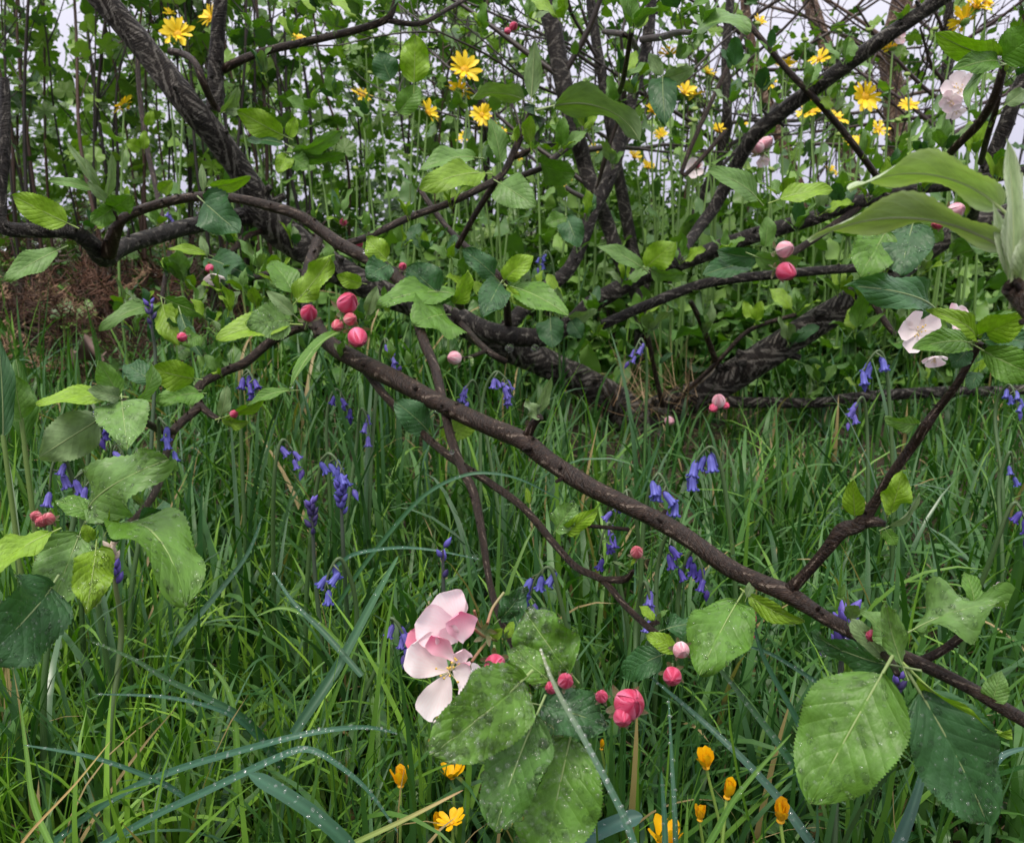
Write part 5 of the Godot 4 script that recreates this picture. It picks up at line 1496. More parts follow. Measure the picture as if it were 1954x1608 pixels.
func build_apple_flowers() -> void:
	# buds: middle pixel, depth, size, pointing, kind (0 deep pink, 1 coral, 2 pale)
	bud(589, 598, 0.94, 34, 2, -10, 0)
	bud(662, 579, 0.92, 42, 6, -10, 0)
	bud(668, 609, 0.915, 27, 8, -3, 1)
	bud(644, 621, 0.92, 25, -6, 6, 1)
	bud(682, 643, 0.91, 40, 4, 10, 0)
	bud(945, 1268, 0.5, 44, 0, 10, 0, 2.0)
	bud(1079, 1299, 0.48, 32, 5, -8, 0)
	bud(1052, 1312, 0.485, 26, -8, 5, 0)
	bud(1148, 1329, 0.475, 26, -6, -8, 0)
	bud(1200, 1343, 0.47, 62, 10, -4, 0, 1.1)
	bud(1188, 1368, 0.465, 38, 4, 12, 0, 0.9)
	bud(1300, 1240, 0.58, 34, 4, 4, 2)
	bud(1283, 1290, 0.575, 38, 0, 10, 0, 1.6)
	bud(1426, 1180, 0.63, 38, 6, -4, 0)
	bud(1430, 1210, 0.63, 26, 2, 8, 0)
	bud(1664, 1213, 0.5, 24, -8, 4, 0)
	bud(1372, 766, 1.1, 28, 0, -10, 2)
	bud(1362, 778, 1.1, 18, -6, 8, 0)
	bud(1385, 774, 1.1, 15, 8, 4, 0)
	bud(1497, 476, 1.22, 34, 8, -3, 2)
	bud(1499, 518, 1.22, 38, 10, 4, 0)
	bud(868, 683, 1.25, 28, -10, 0, 2)
	bud(347, 643, 0.95, 20, -8, 2, 0)
	bud(446, 790, 0.89, 17, 6, -6, 0)
	bud(980, 50, 1.3, 17, 4, -6, 0)
	bud(969, 59, 1.3, 14, -6, 2, 0)
	bud(1215, 1054, 0.62, 26, 0, -10, 1)
	bud(655, 424, 1.2, 15, -4, -8, 0)
	bud(683, 465, 1.24, 20, 6, -3, 0)
	bud(672, 468, 1.24, 16, -6, 3, 0)
	bud(1445, 280, 1.8, 30, -4, -4, 2)
	bud(1462, 272, 1.8, 24, 6, -4, 2)
	bud(1824, 402, 1.2, 32, 8, -4, 2)
	bud(1790, 426, 1.18, 24, -8, 2, 0)
	bud(1277, 803, 1.7, 20, 4, 2, 2)
	bud(1330, 315, 1.9, 14, 0, -6, 0)
	bud(1705, 68, 1.5, 18, 0, -6, 0)
	bud(768, 508, 1.0, 16, 4, -6, 0)
	bud(400, 512, 1.18, 18, -6, 4, 0)
	# young brown bud scales at the far left
	for q in [[68, 985, 0.57, 22, -10, -2], [78, 995, 0.57, 24, -10, 1], [92, 990, 0.57, 26, -10, -1]]:
		bud(q[0], q[1], q[2], q[3], q[4], q[5], 1, 1.5)
	# the big half-open blossom pair
	var c := at(868, 1240, 0.49)
	var o := Node3D.new()
	o.name = "blossom"
	apple.add_child(o, true)
	o.position = c - apple.position
	var white := Color(0.86, 0.82, 0.84)
	var blush := Color(0.84, 0.62, 0.68)
	var hot := Color(0.8, 0.13, 0.3)
	petal(o, 880, 1196, 0.495, 838, 1132, 0.495, 74, 10, blush, white, {"cup": 0.35, "curl": -0.7})
	petal(o, 882, 1190, 0.5, 868, 1130, 0.502, 52, -30, white, blush, {"cup": 0.4, "curl": -0.6})
	petal(o, 886, 1206, 0.487, 793, 1186, 0.482, 76, -14, blush, white, {"cup": 0.3, "curl": -0.6, "edge": blush})
	petal(o, 884, 1228, 0.482, 878, 1166, 0.474, 62, 12, white, hot, {"cup": 0.35, "curl": -0.8, "edge": Color(0.84, 0.5, 0.6)})
	petal(o, 872, 1226, 0.483, 842, 1200, 0.475, 50, -20, white, blush, {"cup": 0.3})
	petal(o, 850, 1262, 0.492, 782, 1204, 0.492, 62, 20, hot, Color(0.8, 0.3, 0.42), {"cup": 0.3, "curl": -0.6})
	petal(o, 856, 1282, 0.485, 782, 1232, 0.48, 88, 4, Color(0.8, 0.66, 0.64), white, {"cup": 0.3, "curl": -0.9})
	petal(o, 868, 1262, 0.48, 822, 1212, 0.474, 46, -30, white, hot, {"cup": 0.5, "curl": -0.8})
	petal(o, 872, 1268, 0.477, 884, 1238, 0.473, 40, 30, white, blush, {"cup": 0.4})
	petal(o, 857, 1284, 0.482, 814, 1374, 0.468, 68, -10, Color(0.78, 0.66, 0.66), white, {"cup": 0.22, "curl": -0.4})
	petal(o, 866, 1278, 0.476, 914, 1308, 0.462, 74, 25, white, Color(0.84, 0.76, 0.8), {"cup": 0.3, "curl": -0.5})
	petal(o, 868, 1274, 0.478, 906, 1272, 0.466, 30, 50, white, hot, {"cup": 0.3})
	stamens(o, at(858, 1282, 0.478) - c, (at(845, 1276, 0.455) - at(858, 1282, 0.478)).normalized(), 0.011, 14)
	for q in [[[905, 1200, 0.5], [925, 1215, 0.515], [948, 1222, 0.53]], [[900, 1262, 0.495], [920, 1235, 0.51], [942, 1210, 0.545]], [[930, 1190, 0.51], [940, 1160, 0.52], [962, 1130, 0.525]], [[905, 1165, 0.5], [915, 1195, 0.515], [932, 1215, 0.53]]]:
		var mb := MB.new()
		var pts := []
		for p in q:
			var w := at(p[0], p[1], p[2]) - c
			pts.append(Vector4(w.x, w.y, w.z, 0.0009))
		tube(mb, smooth(pts, 5), 7, Color(0.3, 0.13, 0.08), Color(0.22, 0.24, 0.1), 0.0)
		part("stalk", mb.mesh(), M.stem, o)
	for k in 5:
		var ang := TAU * k / 5.0
		part("sepal", lib.sepal, M.leaf_under, o, Transform3D(facing(at(925, 1208, 0.52), at(925 + 30 * cos(ang), 1208 + 30 * sin(ang), 0.51), 40.0).scaled_local(Vector3(1, 1, 1) * 0.016), at(925, 1208, 0.515) - c))
	# other open blossoms
	blossom(1752, 632, 0.6, 92, Vector3(-0.25, 0.1, 1), 0.2)
	blossom(1820, 612, 0.58, 70, Vector3(0.3, 0.4, 0.8), 0.7)
	blossom(1784, 680, 0.6, 52, Vector3(-0.1, -0.7, 0.5), 0.5)
	blossom(1832, 172, 1.2, 72, Vector3(-0.5, 0.2, 0.8), 0.3)
	blossom(1815, 190, 1.2, 50, Vector3(-0.3, -0.5, 0.7), 0.5)
	blossom(1822, 208, 1.22, 44, Vector3(0.2, -0.8, 0.5), 0.2)
	blossom(410, 524, 1.15, 50, Vector3(0.1, -0.75, 0.45), 0.5)
	blossom(1712, 72, 1.45, 34, Vector3(0.2, 0.1, 0.9), 0.8)
	blossom(1322, 322, 1.95, 44, Vector3(0.1, 0.2, 0.9), 0.2)
	blossom(1455, 305, 1.82, 30, Vector3(0.0, -0.6, 0.7), 0.7)
	blossom(1905, 1120, 0.9, 26, Vector3(0, 0.3, 0.9), 0.6)

func build_flowers() -> void:
	bluebell(1362, 856, 0.8, 7, -0.9, 0, "bluebell with an even fan of pale blue bells right of the trunk foot", 0.019)
	bluebell(942, 712, 0.95, 8, 0.8, 0, "full deep blue bluebell head hanging just under the trunk")
	bluebell(905, 728, 0.97, 5, -0.8, 0, "smaller bluebell head at the left shoulder of the full one under the trunk")
	bluebell(468, 708, 0.95, 7, 0.3, 0, "compact violet bluebell head below the left twig")
	bluebell(622, 868, 0.8, 8, 0.9, 0, "bluebell with a curved dark stem left of the hanging twig")
	bluebell(1046, 480, 1.6, 6, -0.8, 0, "high bluebell hanging in the crook between two limbs")
	bluebell(732, 648, 1.0, 7, 0.5, 0, "bluebell behind the front branch, beside the lowest pink bud")
	bluebell(290, 632, 1.0, 5, 0.2, 1, "slim upright bluebell spike at the left near the small red bud")
	bluebell(637, 745, 1.0, 5, 0.3, 0, "narrow bluebell in the grass below the front branch")
	bluebell(688, 782, 1.0, 3, 0.9, 0, "pale spread bluebell alone in the grass left of the hanging twig")
	bluebell(536, 842, 0.85, 4, 0.4, 0, "pale lilac bluebell half hidden by grass, left of centre")
	bluebell(1252, 906, 0.78, 5, 0.4, 0, "bluebell above the middle of the front branch", 0.018)
	bluebell(1202, 938, 0.8, 4, -0.4, 0, "bluebell just behind the front branch, partly cut by it")
	bluebell(1682, 672, 0.95, 6, -0.5, 0, "bluebell bent left below the right limb with a black stem", 0.018)
	bluebell(1226, 648, 1.2, 5, -0.2, 0, "bluebell in shade behind the trunk foot")
	bluebell(1052, 1086, 0.7, 6, -0.7, 0, "bluebell on an arched stem above the wet leaf cluster", 0.017)
	bluebell(742, 1182, 0.74, 6, 0.7, 0, "dark indigo bluebell low in the grass left of the white blossom")
	bluebell(1318, 1052, 0.75, 5, 0.3, 0, "bluebell hanging behind the front branch, above the single leaf")
	bluebell(1606, 1262, 0.58, 10, 0.3, 1, "large violet bluebell spike behind the near leaf at lower right", 0.02)
	bluebell(652, 985, 0.8, 9, 0.1, 1, "tall dark bluebell spike of closed buds in the left grass")
	bluebell(597, 1022, 0.8, 8, -0.1, 1, "short dark bluebell spike beside the tall one")
	bluebell(220, 1118, 0.64, 9, 0.1, 2, "fading bluebell with papery tips under the left leaf cluster")
	bluebell(652, 1068, 0.72, 5, -0.3, 0, "bluebell with one withered bell, left of centre")
	bluebell(1932, 962, 0.75, 4, 0.9, 0, "bluebell lying sideways at the right edge")
	bluebell(1648, 760, 1.05, 4, -0.2, 0, "drooping bluebell in front of the level back limb")
	bluebell(1922, 735, 1.1, 6, 0.2, 0, "dark bluebell against the level limb at the right edge")
	bluebell(316, 400, 1.9, 5, 0.5, 0, "far bluebell seen above the left limb")
	bluebell(172, 772, 0.8, 5, 0.7, 0, "bluebell behind the yellow-green leaf at the left")
	bluebell(118, 868, 0.7, 3, -0.2, 0, "single long violet bell on a grey stem at the left")
	bluebell(152, 902, 0.68, 4, 0.6, 0, "shrivelled dark bluebell above the left leaf cluster")
	bluebell(1272, 1022, 0.75, 3, 0.4, 0, "bluebell under the front branch in shade")
	bluebell(216, 850, 0.8, 4, 0.5, 0, "bluebell just under the rain-beaded round leaf")
	bluebell(302, 800, 0.8, 3, 0.7, 0, "bluebell tucked behind the forked left twig")
	bluebell(1165, 1000, 0.78, 3, -0.8, 0, "pale bluebell stretched flat below the front branch")
	bluebell(1706, 1372, 0.62, 7, 0.1, 1, "dark bluebell stalk between the two big near leaves")
	bluebell(1228, 1112, 0.72, 3, 0.2, 0, "small bluebell above the lower twig end")
	bluebell(846, 1118, 0.68, 3, 0.2, 1, "tiny blue spike showing above the white blossom")
	bluebell(1925, 865, 0.95, 2, 0.5, 0, "faint lilac bell in the grass at the right edge")
	celandine(764, 1483, 0.62, 42, 0.3, true, "orange-yellow half-closed celandine left of the wet leaf cluster")
	celandine(862, 1470, 0.63, 36, 0.75, false, "open celandine peeping under the beaded front leaf")
	celandine(862, 1556, 0.6, 34, 1.2, false, "starry celandine low under the leaf cluster")
	celandine(834, 1568, 0.61, 34, 0.25, true, "brownish closed celandine beside the starry one")
	celandine(1349, 1446, 0.58, 44, 0.28, false, "upright tulip-shaped celandine, highest at the lower right")
	celandine(1388, 1504, 0.56, 44, 0.22, true, "rusty closed celandine right of the grass blade")
	celandine(1491, 1546, 0.53, 50, 0.25, true, "tall orange celandine left of the big near leaf")
	celandine(1272, 1592, 0.52, 58, 0.6, false, "brightest open celandine at the bottom edge")
	celandine(1336, 1550, 0.57, 36, 0.2, true, "small drooping celandine in the row at lower right")
	celandine(1148, 1420, 0.66, 22, 0.2, true, "tiny celandine bud behind the dark beaded leaf")
	var far := 0.0
	for q in [
		[340, 66, 1.75, 60, 0.5, 0.1, "big yellow daisy seen between the sloping limb and the upright limb"],
		[404, 34, 1.78, 52, 0.3, -0.6, "yellow daisy half hidden behind the upright grey limb"],
		[322, 26, 1.9, 26, 0.1, 0.2, "half-closed yellow daisy above the big left one"],
		[236, 202, 1.6, 46, -0.1, -0.8, "tilted yellow daisy at the left beside the thin brown shoot"],
		[572, 74, 1.75, 44, 0.2, 0.4, "yellow daisy behind the upper left branch"],
		[886, 134, 1.4, 62, 0.5, 0.1, "clear golden daisy, largest of the upper middle"],
		[876, 172, 1.5, 50, -0.35, 0.3, "yellow daisy seen from below under the golden one"],
		[816, 216, 1.45, 50, 0.1, 0.9, "yellow daisy turned right at the upper middle"],
		[920, 220, 1.5, 42, 0.6, -0.2, "small open daisy left of the upright downy leaf"],
		[950, 252, 1.6, 40, 0.2, 0.5, "ragged yellow daisy behind the downy leaf stalk"],
		[1020, 240, 1.55, 32, -0.2, 0.0, "yellow daisy behind the torn black leaf"],
		[888, 262, 1.75, 34, 0.2, -0.3, "dim yellow daisy among the stalks of the upper middle"],
		[1076, 342, 1.6, 44, 0.6, -0.4, "low yellow daisy left of the dark uprights"],
		[1276, 106, 1.6, 46, -0.15, 0.1, "flat daisy seen edge-on right of the leafy upright"],
		[1306, 178, 1.7, 46, 0.2, 0.2, "yellow daisy right of the rain-specked hanging leaf"],
		[1330, 182, 1.75, 38, -0.2, -0.2, "second daisy of the pair by the hanging leaf"],
		[1245, 212, 1.75, 38, 0.3, 0.2, "yellow daisy behind the tip of the great arching leaf"],
		[1130, 212, 1.8, 30, 0.2, 0.1, "yellow daisy above the arching leaf between the uprights"],
		[1135, 285, 1.9, 26, 0.2, 0.1, "little daisy below the arching leaf"],
		[1495, 128, 1.75, 52, -0.2, 0.2, "yellow daisy against the sky left of the diagonal bough"],
		[1565, 112, 1.8, 40, 0.2, -0.7, "ragged daisy touching the diagonal bough from above"],
		[1448, 46, 1.85, 36, 0.2, 0.4, "high daisy above the crossing twig"],
		[1650, 186, 1.5, 62, 0.9, 0.0, "round yellow daisy facing the camera below the diagonal bough"],
		[1550, 214, 1.8, 46, 0.2, -0.2, "yellow daisy under the bough, first of a row of three"],
		[1600, 226, 1.85, 40, 0.1, 0.2, "yellow daisy under the bough, last of a row of three"],
		[1534, 218, 1.9, 30, 0.2, -0.3, "yellow daisy bud opening next to the row of three"],
		[1704, 92, 1.6, 48, -0.25, -0.1, "yellow daisy seen from beneath beside the peeling trunk"],
		[1842, 42, 1.4, 62, -0.55, -0.1, "big yellow daisy at upper right with its green back showing"],
		[1862, 14, 1.45, 60, 0.2, 0.2, "big yellow daisy above the one with its green back showing"],
		[1676, 248, 1.75, 40, 0.4, 0.2, "small bright daisy right of a green stalk, below the round one"],
		[1622, 272, 1.85, 34, 0.2, 0.1, "faint yellow daisy behind the green stalks"],
		[1645, 270, 1.8, 36, 0.3, -0.1, "faint yellow daisy above the first arching blurred leaf"],
		[1260, 258, 1.8, 32, 0.3, 0.1, "low yellow daisy right of the leaning limb"],
		[1236, 320, 1.9, 30, 0.2, 0.2, "yellow daisy among pale stalks right of the leaning limb"],
		[1370, 250, 1.9, 34, 0.2, 0.1, "yellow daisy beside the black upright stem"],
		[690, 182, 1.85, 42, 0.1, 0.6, "dim yellow daisy below the upper left branch"],
		[1880, 8, 1.6, 36, 0.2, 0.5, "yellow daisy cut by the top edge at the right"],
		[1350, 140, 1.9, 34, 0.1, 0.3, "small yellow daisy between the hanging leaf and the black stem"],
		[1470, 160, 1.9, 30, 0.3, -0.4, "small yellow daisy low against the sky under the crossing twig"],
		[1210, 300, 1.95, 30, 0.2, 0.4, "small yellow daisy just below the leaning limb's bend"],
		[985, 300, 1.9, 28, 0.1, 0.3, "small yellow daisy behind the crook of the upper twig"],
		[840, 300, 1.9, 28, 0.2, 0.1, "small yellow daisy low behind the bright broad leaf"],
		[1735, 200, 1.8, 34, 0.3, -0.2, "yellow daisy in front of the peeling trunk"],
		[1585, 330, 1.95, 28, 0.2, 0.2, "lowest small daisy above the middle of the low limb"],
		[1415, 240, 1.95, 28, 0.1, 0.2, "small yellow daisy left of the bough's lower end"],
	]:
		daisy(q[0], q[1], q[2], q[3], q[4], q[5], q[6])
	for k in 60:
		var x: float = rr(430, 1000) if k < 22 else rr(1080, 1900)
		daisy(x, rr(40, 330), rr(1.6, 2.2), 20, 0.0, rr(-0.3, 0.3), "thin green stalk with a closed round bud among the yellow daisies", false)
	# broad dock leaves at the left edge and in the middle distance
	for q in [[45, 850, 0.95, 30, 685, 0.95, 50, 30, 4, "dark upright dock plant at the left edge"], [40, 800, 0.9, 25, 712, 0.88, 56, 0, 5, "pale puckered dock leaf at the left edge"], [5, 830, 0.85, -5, 640, 0.85, 46, 20, 2, "dark dock leaf cut by the left edge"]]:
		var a := at(q[0], q[1], q[2])
		var b := at(q[3], q[4], q[5])
		var g := Vector3(a.x, ground(a.x, a.z), a.z)
		var o := thing("dock_plant", g, q[9], "dock")
		part("leaf", leaf_mesh(a.distance_to(b), q[6] / F * q[2], TONE[q[8]], {"prof": 0, "curl": 0.3, "fold": 0.3, "wave": 0.15, "rows": 26, "serr": 0.01, "seed": q[0]}), M.leaf, o, Transform3D(facing(a, b, q[7]), a - g))
		var mb := MB.new()
		tube(mb, smooth([Vector4(0, -0.01, 0, 0.003), Vector4((a - g).x * 0.6, (a - g).y * 0.5, 0, 0.0026), Vector4(a.x - g.x, a.y - g.y, a.z - g.z, 0.0022)], 5), 6, Color(0.12, 0.17, 0.05), Color(0.14, 0.22, 0.06), 0.0)
		part("stalk", mb.mesh(), M.stem, o)

func build_grass() -> void:
	var places := []
	var cols := []
	for k in 6:
		places.append([])
		cols.append(PackedColorArray())
	var add := func(kind: int, t: Transform3D, c: Color) -> void:
		places[kind].append(t)
		cols[kind].append(c)
	for k in 15000:
		var r := lerpf(0.5, 3.6, pow(rng.randf(), 1.25))
		var x := r * rr(-0.74, 0.74)
		var z := -r
		var clump := nz.get_noise_2d(x * 420.0, z * 420.0) + 0.5 * nz.get_noise_2d(x * 1400.0 + 90, z * 1400.0)
		if clump < -0.12 and rng.randf() < 0.85: continue
		if x < -0.75 and r > 2.0 and r < 2.8 and rng.randf() < 0.85: continue
		if r > 2.3 and rng.randf() < 0.5: continue
		var L := rr(0.08, 0.235) * (1.0 + 0.8 * clump) * lerpf(0.85, 1.12, smoothstep(0.6, 1.3, r))
		# the grass is kept down round the foot of the trunk
		L *= 1.0 - 0.5 * smoothstep(0.32, 0.16, absf(x - 0.28)) * smoothstep(1.25, 1.45, r) * smoothstep(2.05, 1.9, r)
		# thinner, shorter growth on the trodden ground before the trunk and along the low limb
		L *= 1.0 - 0.3 * smoothstep(1.15, 1.5, r) * smoothstep(0.0, 0.25, x)
		var w := rr(0.0034, 0.0115) * lerpf(0.8, 1.0, smoothstep(0.5, 0.9, r))
		var kind: int = [0, 1, 1, 2, 2, 3, 3, 4, 4, 5][rng.randi_range(0, 9)]
		var left := smoothstep(-0.02, -0.4, x) * smoothstep(1.3, 0.6, r)
		var fresh := clampf(rng.randf() * 0.75 + 0.3 * clump + 0.35 * left, 0.0, 1.0)
		var c := Color(0.026, 0.092, 0.02).lerp(Color(0.19, 0.37, 0.036), fresh * fresh)
		if rng.randf() < 0.13: c = c.lerp(Color(0.06, 0.14, 0.085), 0.7)
		if rng.randf() < 0.05: c = Color(0.34, 0.26, 0.12)
		add.call(kind, Transform3D(Basis(Vector3.UP, rr(0, TAU)) * Basis(Vector3.BACK, rr(-0.75, 0.6)) * Basis.from_scale(Vector3(L, L, w * 50.0)), Vector3(x, ground(x, z) - 0.006, z)), c)
	# broader strap leaves among it
	for k in 2600:
		var r := lerpf(0.6, 2.1, pow(rng.randf(), 1.5))
		var x := r * rr(-0.7, 0.7)
		var z := -r
		var L := rr(0.13, 0.27) * lerpf(0.7, 1.0, smoothstep(0.6, 1.0, r)) * (1.0 - 0.3 * smoothstep(1.15, 1.5, r) * smoothstep(0.0, 0.25, x))
		var w := rr(0.007, 0.016)
		add.call([1, 2, 2, 3, 4, 5][rng.randi_range(0, 5)], Transform3D(Basis(Vector3.UP, rr(0, TAU)) * Basis(Vector3.BACK, rr(-0.5, 0.2)) * Basis.from_scale(Vector3(L, L, w * 50.0)), Vector3(x, ground(x, z) - 0.006, z)), Color(0.022, 0.085, 0.02).lerp(Color(0.09, 0.21, 0.05), rng.randf()))
	# the brighter, coarser growth at the lower left
	for k in 900:
		var r := lerpf(0.58, 1.05, rng.randf())
		var x := -r * rr(0.08, 0.72)
		var z := -r
		var L := rr(0.07, 0.19)
		var c := Color(0.10, 0.24, 0.025).lerp(Color(0.24, 0.42, 0.04), rng.randf())
		add.call([0, 1, 1, 2, 3, 4][rng.randi_range(0, 5)], Transform3D(Basis(Vector3.UP, rr(0, TAU)) * Basis(Vector3.BACK, rr(-0.5, 0.3)) * Basis.from_scale(Vector3(L, L, rr(0.2, 0.48))), Vector3(x, ground(x, z) - 0.006, z)), c)
	for k in 6:
		tag(many("grass", lib.blades[k], M.grass, places[k], cols[k], self), ["straight upright blades of the orchard grass", "slightly leaning blades of the orchard grass", "bowed blades of the orchard grass", "arching blades of the orchard grass", "twisted blades of the orchard grass", "drooping curled blades of the orchard grass"][k], "grass", "", "stuff")
	# straw and dry stalks lying low
	var lay := []
	var lc := PackedColorArray()
	for k in 2600:
		var r := rr(0.55, 2.6)
		var x := r * rr(-0.72, 0.72)
		var z := -r
		var L := rr(0.04, 0.16)
		lay.append(Transform3D(Basis(Vector3.UP, rr(0, TAU)) * Basis(Vector3.BACK, rr(1.2, 1.75)) * Basis.from_scale(Vector3(L, L, rr(0.05, 0.15))), Vector3(x, ground(x, z) + rr(0.002, 0.03), z)))
		lc.append(Color(0.3, 0.22, 0.12).lerp(Color(0.12, 0.08, 0.045), rng.randf()))
	# the tuft of dry grass caught in the fork of the trunk
	var fork := at(1235, 755, 1.86)
	for k in 100:
		var L := rr(0.06, 0.19)
		lay.append(Transform3D(Basis(Vector3.UP, rr(0, TAU)) * Basis(Vector3.BACK, rr(0.6, 1.9)) * Basis.from_scale(Vector3(L, L, rr(0.06, 0.125))), fork + Vector3(rr(-0.1, 0.1), rr(-0.04, 0.02), rr(-0.03, 0.07))))
		lc.append(Color(0.38, 0.27, 0.15).lerp(Color(0.2, 0.12, 0.06), rng.randf()))
	tag(many("dry_grass", lib.blades[1], M.straw, lay, lc, self), "straw and dead stalks lying in the grass and in the trunk fork", "dry grass", "", "stuff")
	# small herbs between the blades
	for kind in 2:
		var hp := []
		var hc := PackedColorArray()
		for k in 1800:
			var r := rr(0.55, 2.2)
			var x := r * rr(-0.72, 0.72)
			var z := -r
			var s := rr(0.008, 0.024)
			hp.append(Transform3D(Basis(Vector3.UP, rr(0, TAU)) * Basis(Vector3.RIGHT, rr(0.5, 1.5)) * Basis.from_scale(Vector3(s, s, s)), Vector3(x, ground(x, z) + rr(0.005, 0.06), z)))
			hc.append(Color(0.035, 0.1, 0.025).lerp(Color(0.08, 0.18, 0.04), rng.randf()))
		tag(many("herb_leaves", lib.small[[1, 4][kind]], M.foliage, hp, hc, self), ["tiny round herb leaves low between the grass blades", "tiny pointed herb leaves low between the grass blades"][kind], "herbs", "", "stuff")

func build_blades() -> void:
	var blue := Color(0.045, 0.125, 0.075)
	var deep := Color(0.025, 0.085, 0.04)
	var lime := Color(0.1, 0.21, 0.03)
	var tan := Color(0.42, 0.27, 0.12)
	broad_blade([[60, 1640, 0.62, 18], [200, 1535, 0.58, 18], [322, 1475, 0.55, 18], [502, 1421, 0.52, 18], [609, 1396, 0.52, 18], [700, 1388, 0.53, 18], [760, 1400, 0.54, 18]], 19, blue, blue, 120, "blue-green blade arching across the lower left, beaded along its upper edge")
	broad_blade([[150, 1640, 0.56, 18], [290, 1560, 0.53, 18], [394, 1510, 0.51, 18], [538, 1442, 0.5, 18], [591, 1431, 0.5, 18], [645, 1460, 0.5, 18], [705, 1512, 0.5, 18], [760, 1590, 0.5, 18]], 19, blue, blue, 130, "blue-green blade bending over below the longest arching one, thick with droplets")
	broad_blade([[540, 1470, 0.66, 18], [502, 1410, 0.64, 18], [448, 1360, 0.62, 18], [323, 1299, 0.6, 18], [251, 1256, 0.59, 18], [172, 1223, 0.58, 18]], 17, deep, Color(0.08, 0.17, 0.05), 90, "dark blade rising to the left with a drop-lined edge")
	broad_blade([[520, 1450, 0.64, 12], [484, 1400, 0.62, 12], [430, 1360, 0.6, 12], [323, 1331, 0.58, 12], [179, 1324, 0.57, 12]], 13, blue, blue, 60, "thin level blade pointing left under the drop-lined dark one")
	broad_blade([[350, 1520, 0.56, 12], [297, 1489, 0.55, 12], [179, 1446, 0.53, 12], [43, 1421, 0.52, 12]], 13, blue, blue, 25, "short blue blade pointing to the left edge")
	broad_blade([[20, 1640, 0.5, 8], [60, 1585, 0.5, 8], [143, 1496, 0.5, 8], [211, 1413, 0.5, 8]], 7, tan, Color(0.5, 0.42, 0.16), 0, "tan dry stalk slanting at the lower left")
	broad_blade([[600, 1650, 0.45, 12], [670, 1612, 0.45, 12], [760, 1570, 0.45, 12], [830, 1535, 0.45, 12], [884, 1507, 0.45, 12]], 13, Color(0.13, 0.24, 0.04), Color(0.6, 0.38, 0.2), 0, "grass blade fading from green to a tan tip below the white blossom")
	broad_blade([[1222, 1660, 0.4, 14], [1195, 1570, 0.4, 14], [1130, 1440, 0.4, 14], [1060, 1312, 0.41, 14], [1030, 1235, 0.42, 14]], 17, Color(0.07, 0.17, 0.12), Color(0.26, 0.27, 0.16), 130, "long bluish blade standing before the beaded leaves")
	broad_blade([[720, 1700, 0.44, 20], [660, 1610, 0.44, 20], [600, 1556, 0.44, 20], [540, 1515, 0.44, 20], [474, 1476, 0.44, 20]], 28, deep, blue, 30, "broad cut blade rising from the bottom edge left of centre", true)
	broad_blade([[1600, 1680, 0.56, 20], [1541, 1600, 0.56, 20], [1487, 1525, 0.57, 20], [1415, 1446, 0.58, 20], [1326, 1363, 0.6, 20], [1240, 1290, 0.61, 20]], 22, Color(0.05, 0.11, 0.08), blue, 90, "long grey-blue blade running up left from the near leaf")
	broad_blade([[1540, 1520, 0.62, 18], [1501, 1442, 0.62, 18], [1426, 1342, 0.63, 18], [1350, 1248, 0.64, 18]], 19, deep, Color(0.08, 0.17, 0.06), 50, "dark blade beside the pale single leaf at lower right")
	broad_blade([[1590, 1320, 0.62, 12], [1559, 1302, 0.62, 12], [1469, 1247, 0.62, 12], [1395, 1226, 0.62, 12]], 12, deep, blue, 40, "short dark blade pointing left under the front branch")
	broad_blade([[1690, 1680, 0.5, 26], [1720, 1600, 0.51, 26], [1749, 1520, 0.52, 26], [1775, 1425, 0.53, 26]], 30, Color(0.03, 0.08, 0.065), blue, 10, "wide slate-blue blade between the two big near leaves")
	broad_blade([[1330, 1650, 0.5, 14], [1365, 1590, 0.5, 14], [1400, 1528, 0.5, 14], [1451, 1465, 0.5, 14], [1512, 1398, 0.5, 14]], 15, Color(0.09, 0.2, 0.035), lime, 12, "fresh green stalk leaning right toward the biggest near leaf")
	broad_blade([[1560, 1460, 0.6, 14], [1519, 1370, 0.6, 14], [1455, 1249, 0.61, 14], [1432, 1155, 0.62, 14]], 14, deep, deep, 10, "upright dark blade crossing the pink bud at right")
	broad_blade([[640, 1160, 0.82, 10], [693, 1080, 0.8, 10], [775, 979, 0.78, 10], [829, 932, 0.77, 10], [894, 905, 0.76, 10], [955, 905, 0.76, 10], [1008, 921, 0.76, 10], [1072, 955, 0.77, 10]], 10, Color(0.05, 0.13, 0.06), blue, 20, "slender blade arching over in the middle under the front branch")
	broad_blade([[600, 1120, 0.75, 10], [655, 1070, 0.73, 10], [690, 1054, 0.72, 10], [760, 1045, 0.71, 10], [830, 1050, 0.7, 10], [918, 1068, 0.7, 10]], 10, blue, blue, 40, "level blade arching left of the hanging twig")
	broad_blade([[40, 1130, 0.92, 14], [32, 1032, 0.9, 14], [18, 914, 0.9, 14], [3, 826, 0.9, 14]], 15, Color(0.2, 0.27, 0.17), Color(0.25, 0.33, 0.22), 0, "pale grey-green blade upright at the left edge")
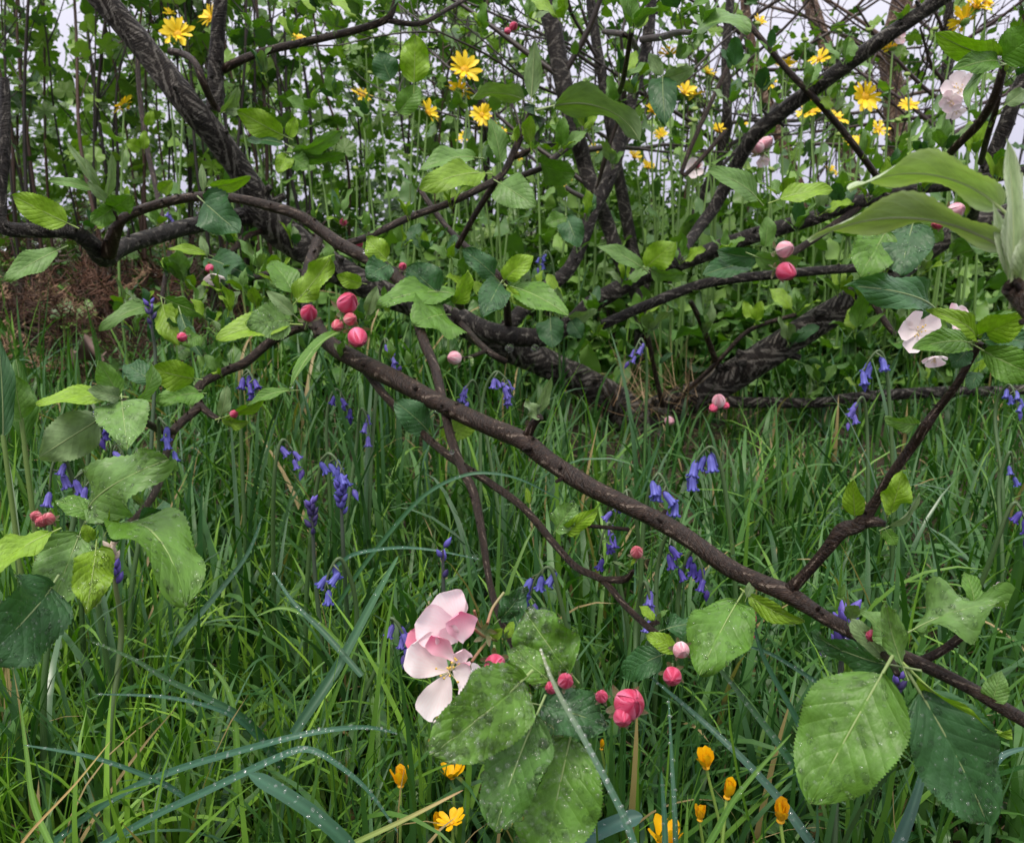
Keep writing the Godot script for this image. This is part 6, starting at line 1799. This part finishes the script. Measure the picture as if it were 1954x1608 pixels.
	broad_blade([[1080, 1630, 0.52, 24], [1120, 1600, 0.52, 24], [1170, 1575, 0.52, 24], [1226, 1556, 0.52, 24]], 32, Color(0.035, 0.1, 0.085), Color(0.05, 0.13, 0.1), 12, "broad teal blade end beside the lowest beaded leaf", true)
	broad_blade([[1880, 1560, 0.55, 20], [1880, 1500, 0.55, 20], [1910, 1445, 0.55, 20], [1965, 1425, 0.55, 20]], 22, Color(0.06, 0.13, 0.12), blue, 10, "blue blade curling at the right edge beyond the dark near leaf")
	broad_blade([[660, 1240, 0.66, 12], [600, 1185, 0.66, 12], [540, 1160, 0.66, 12], [490, 1175, 0.66, 12]], 11, lime, Color(0.13, 0.25, 0.05), 14, "bright arched blade in the left middle grass")
	broad_blade([[690, 1290, 0.6, 16], [620, 1210, 0.62, 16], [560, 1150, 0.63, 16], [520, 1090, 0.64, 16]], 14, deep, blue, 30, "dark upright blade left of the white blossom")
	broad_blade([[560, 1400, 0.6, 18], [640, 1280, 0.62, 18], [710, 1150, 0.66, 18], [760, 1060, 0.7, 18]], 24, deep, Color(0.05, 0.14, 0.05), 10, "broad dark strap blade slanting behind the white blossom")
	broad_blade([[440, 1560, 0.62, 14], [452, 1460, 0.62, 14], [440, 1330, 0.63, 14], [395, 1260, 0.64, 14]], 16, Color(0.11, 0.24, 0.03), lime, 16, "bright yellow-green blade upright in the lower left")
	broad_blade([[110, 1640, 0.54, 14], [65, 1540, 0.55, 14], [50, 1440, 0.56, 14], [38, 1340, 0.57, 14]], 13, Color(0.12, 0.25, 0.035), lime, 0, "lime blade upright near the lower left corner")
	broad_blade([[330, 1230, 0.8, 12], [400, 1150, 0.8, 12], [470, 1060, 0.8, 12], [500, 985, 0.8, 12]], 13, Color(0.08, 0.16, 0.1), blue, 20, "pale blade slanting right, in the grass of the middle left")
	broad_blade([[1290, 1650, 0.48, 10], [1288, 1560, 0.48, 10], [1282, 1450, 0.49, 10], [1276, 1330, 0.5, 10]], 12, Color(0.05, 0.12, 0.07), blue, 40, "thin upright blade among the celandines")
	broad_blade([[1270, 1640, 0.47, 10], [1268, 1560, 0.47, 10], [1262, 1470, 0.47, 10]], 14, Color(0.05, 0.13, 0.085), blue, 10, "short upright blade before the brightest celandine")
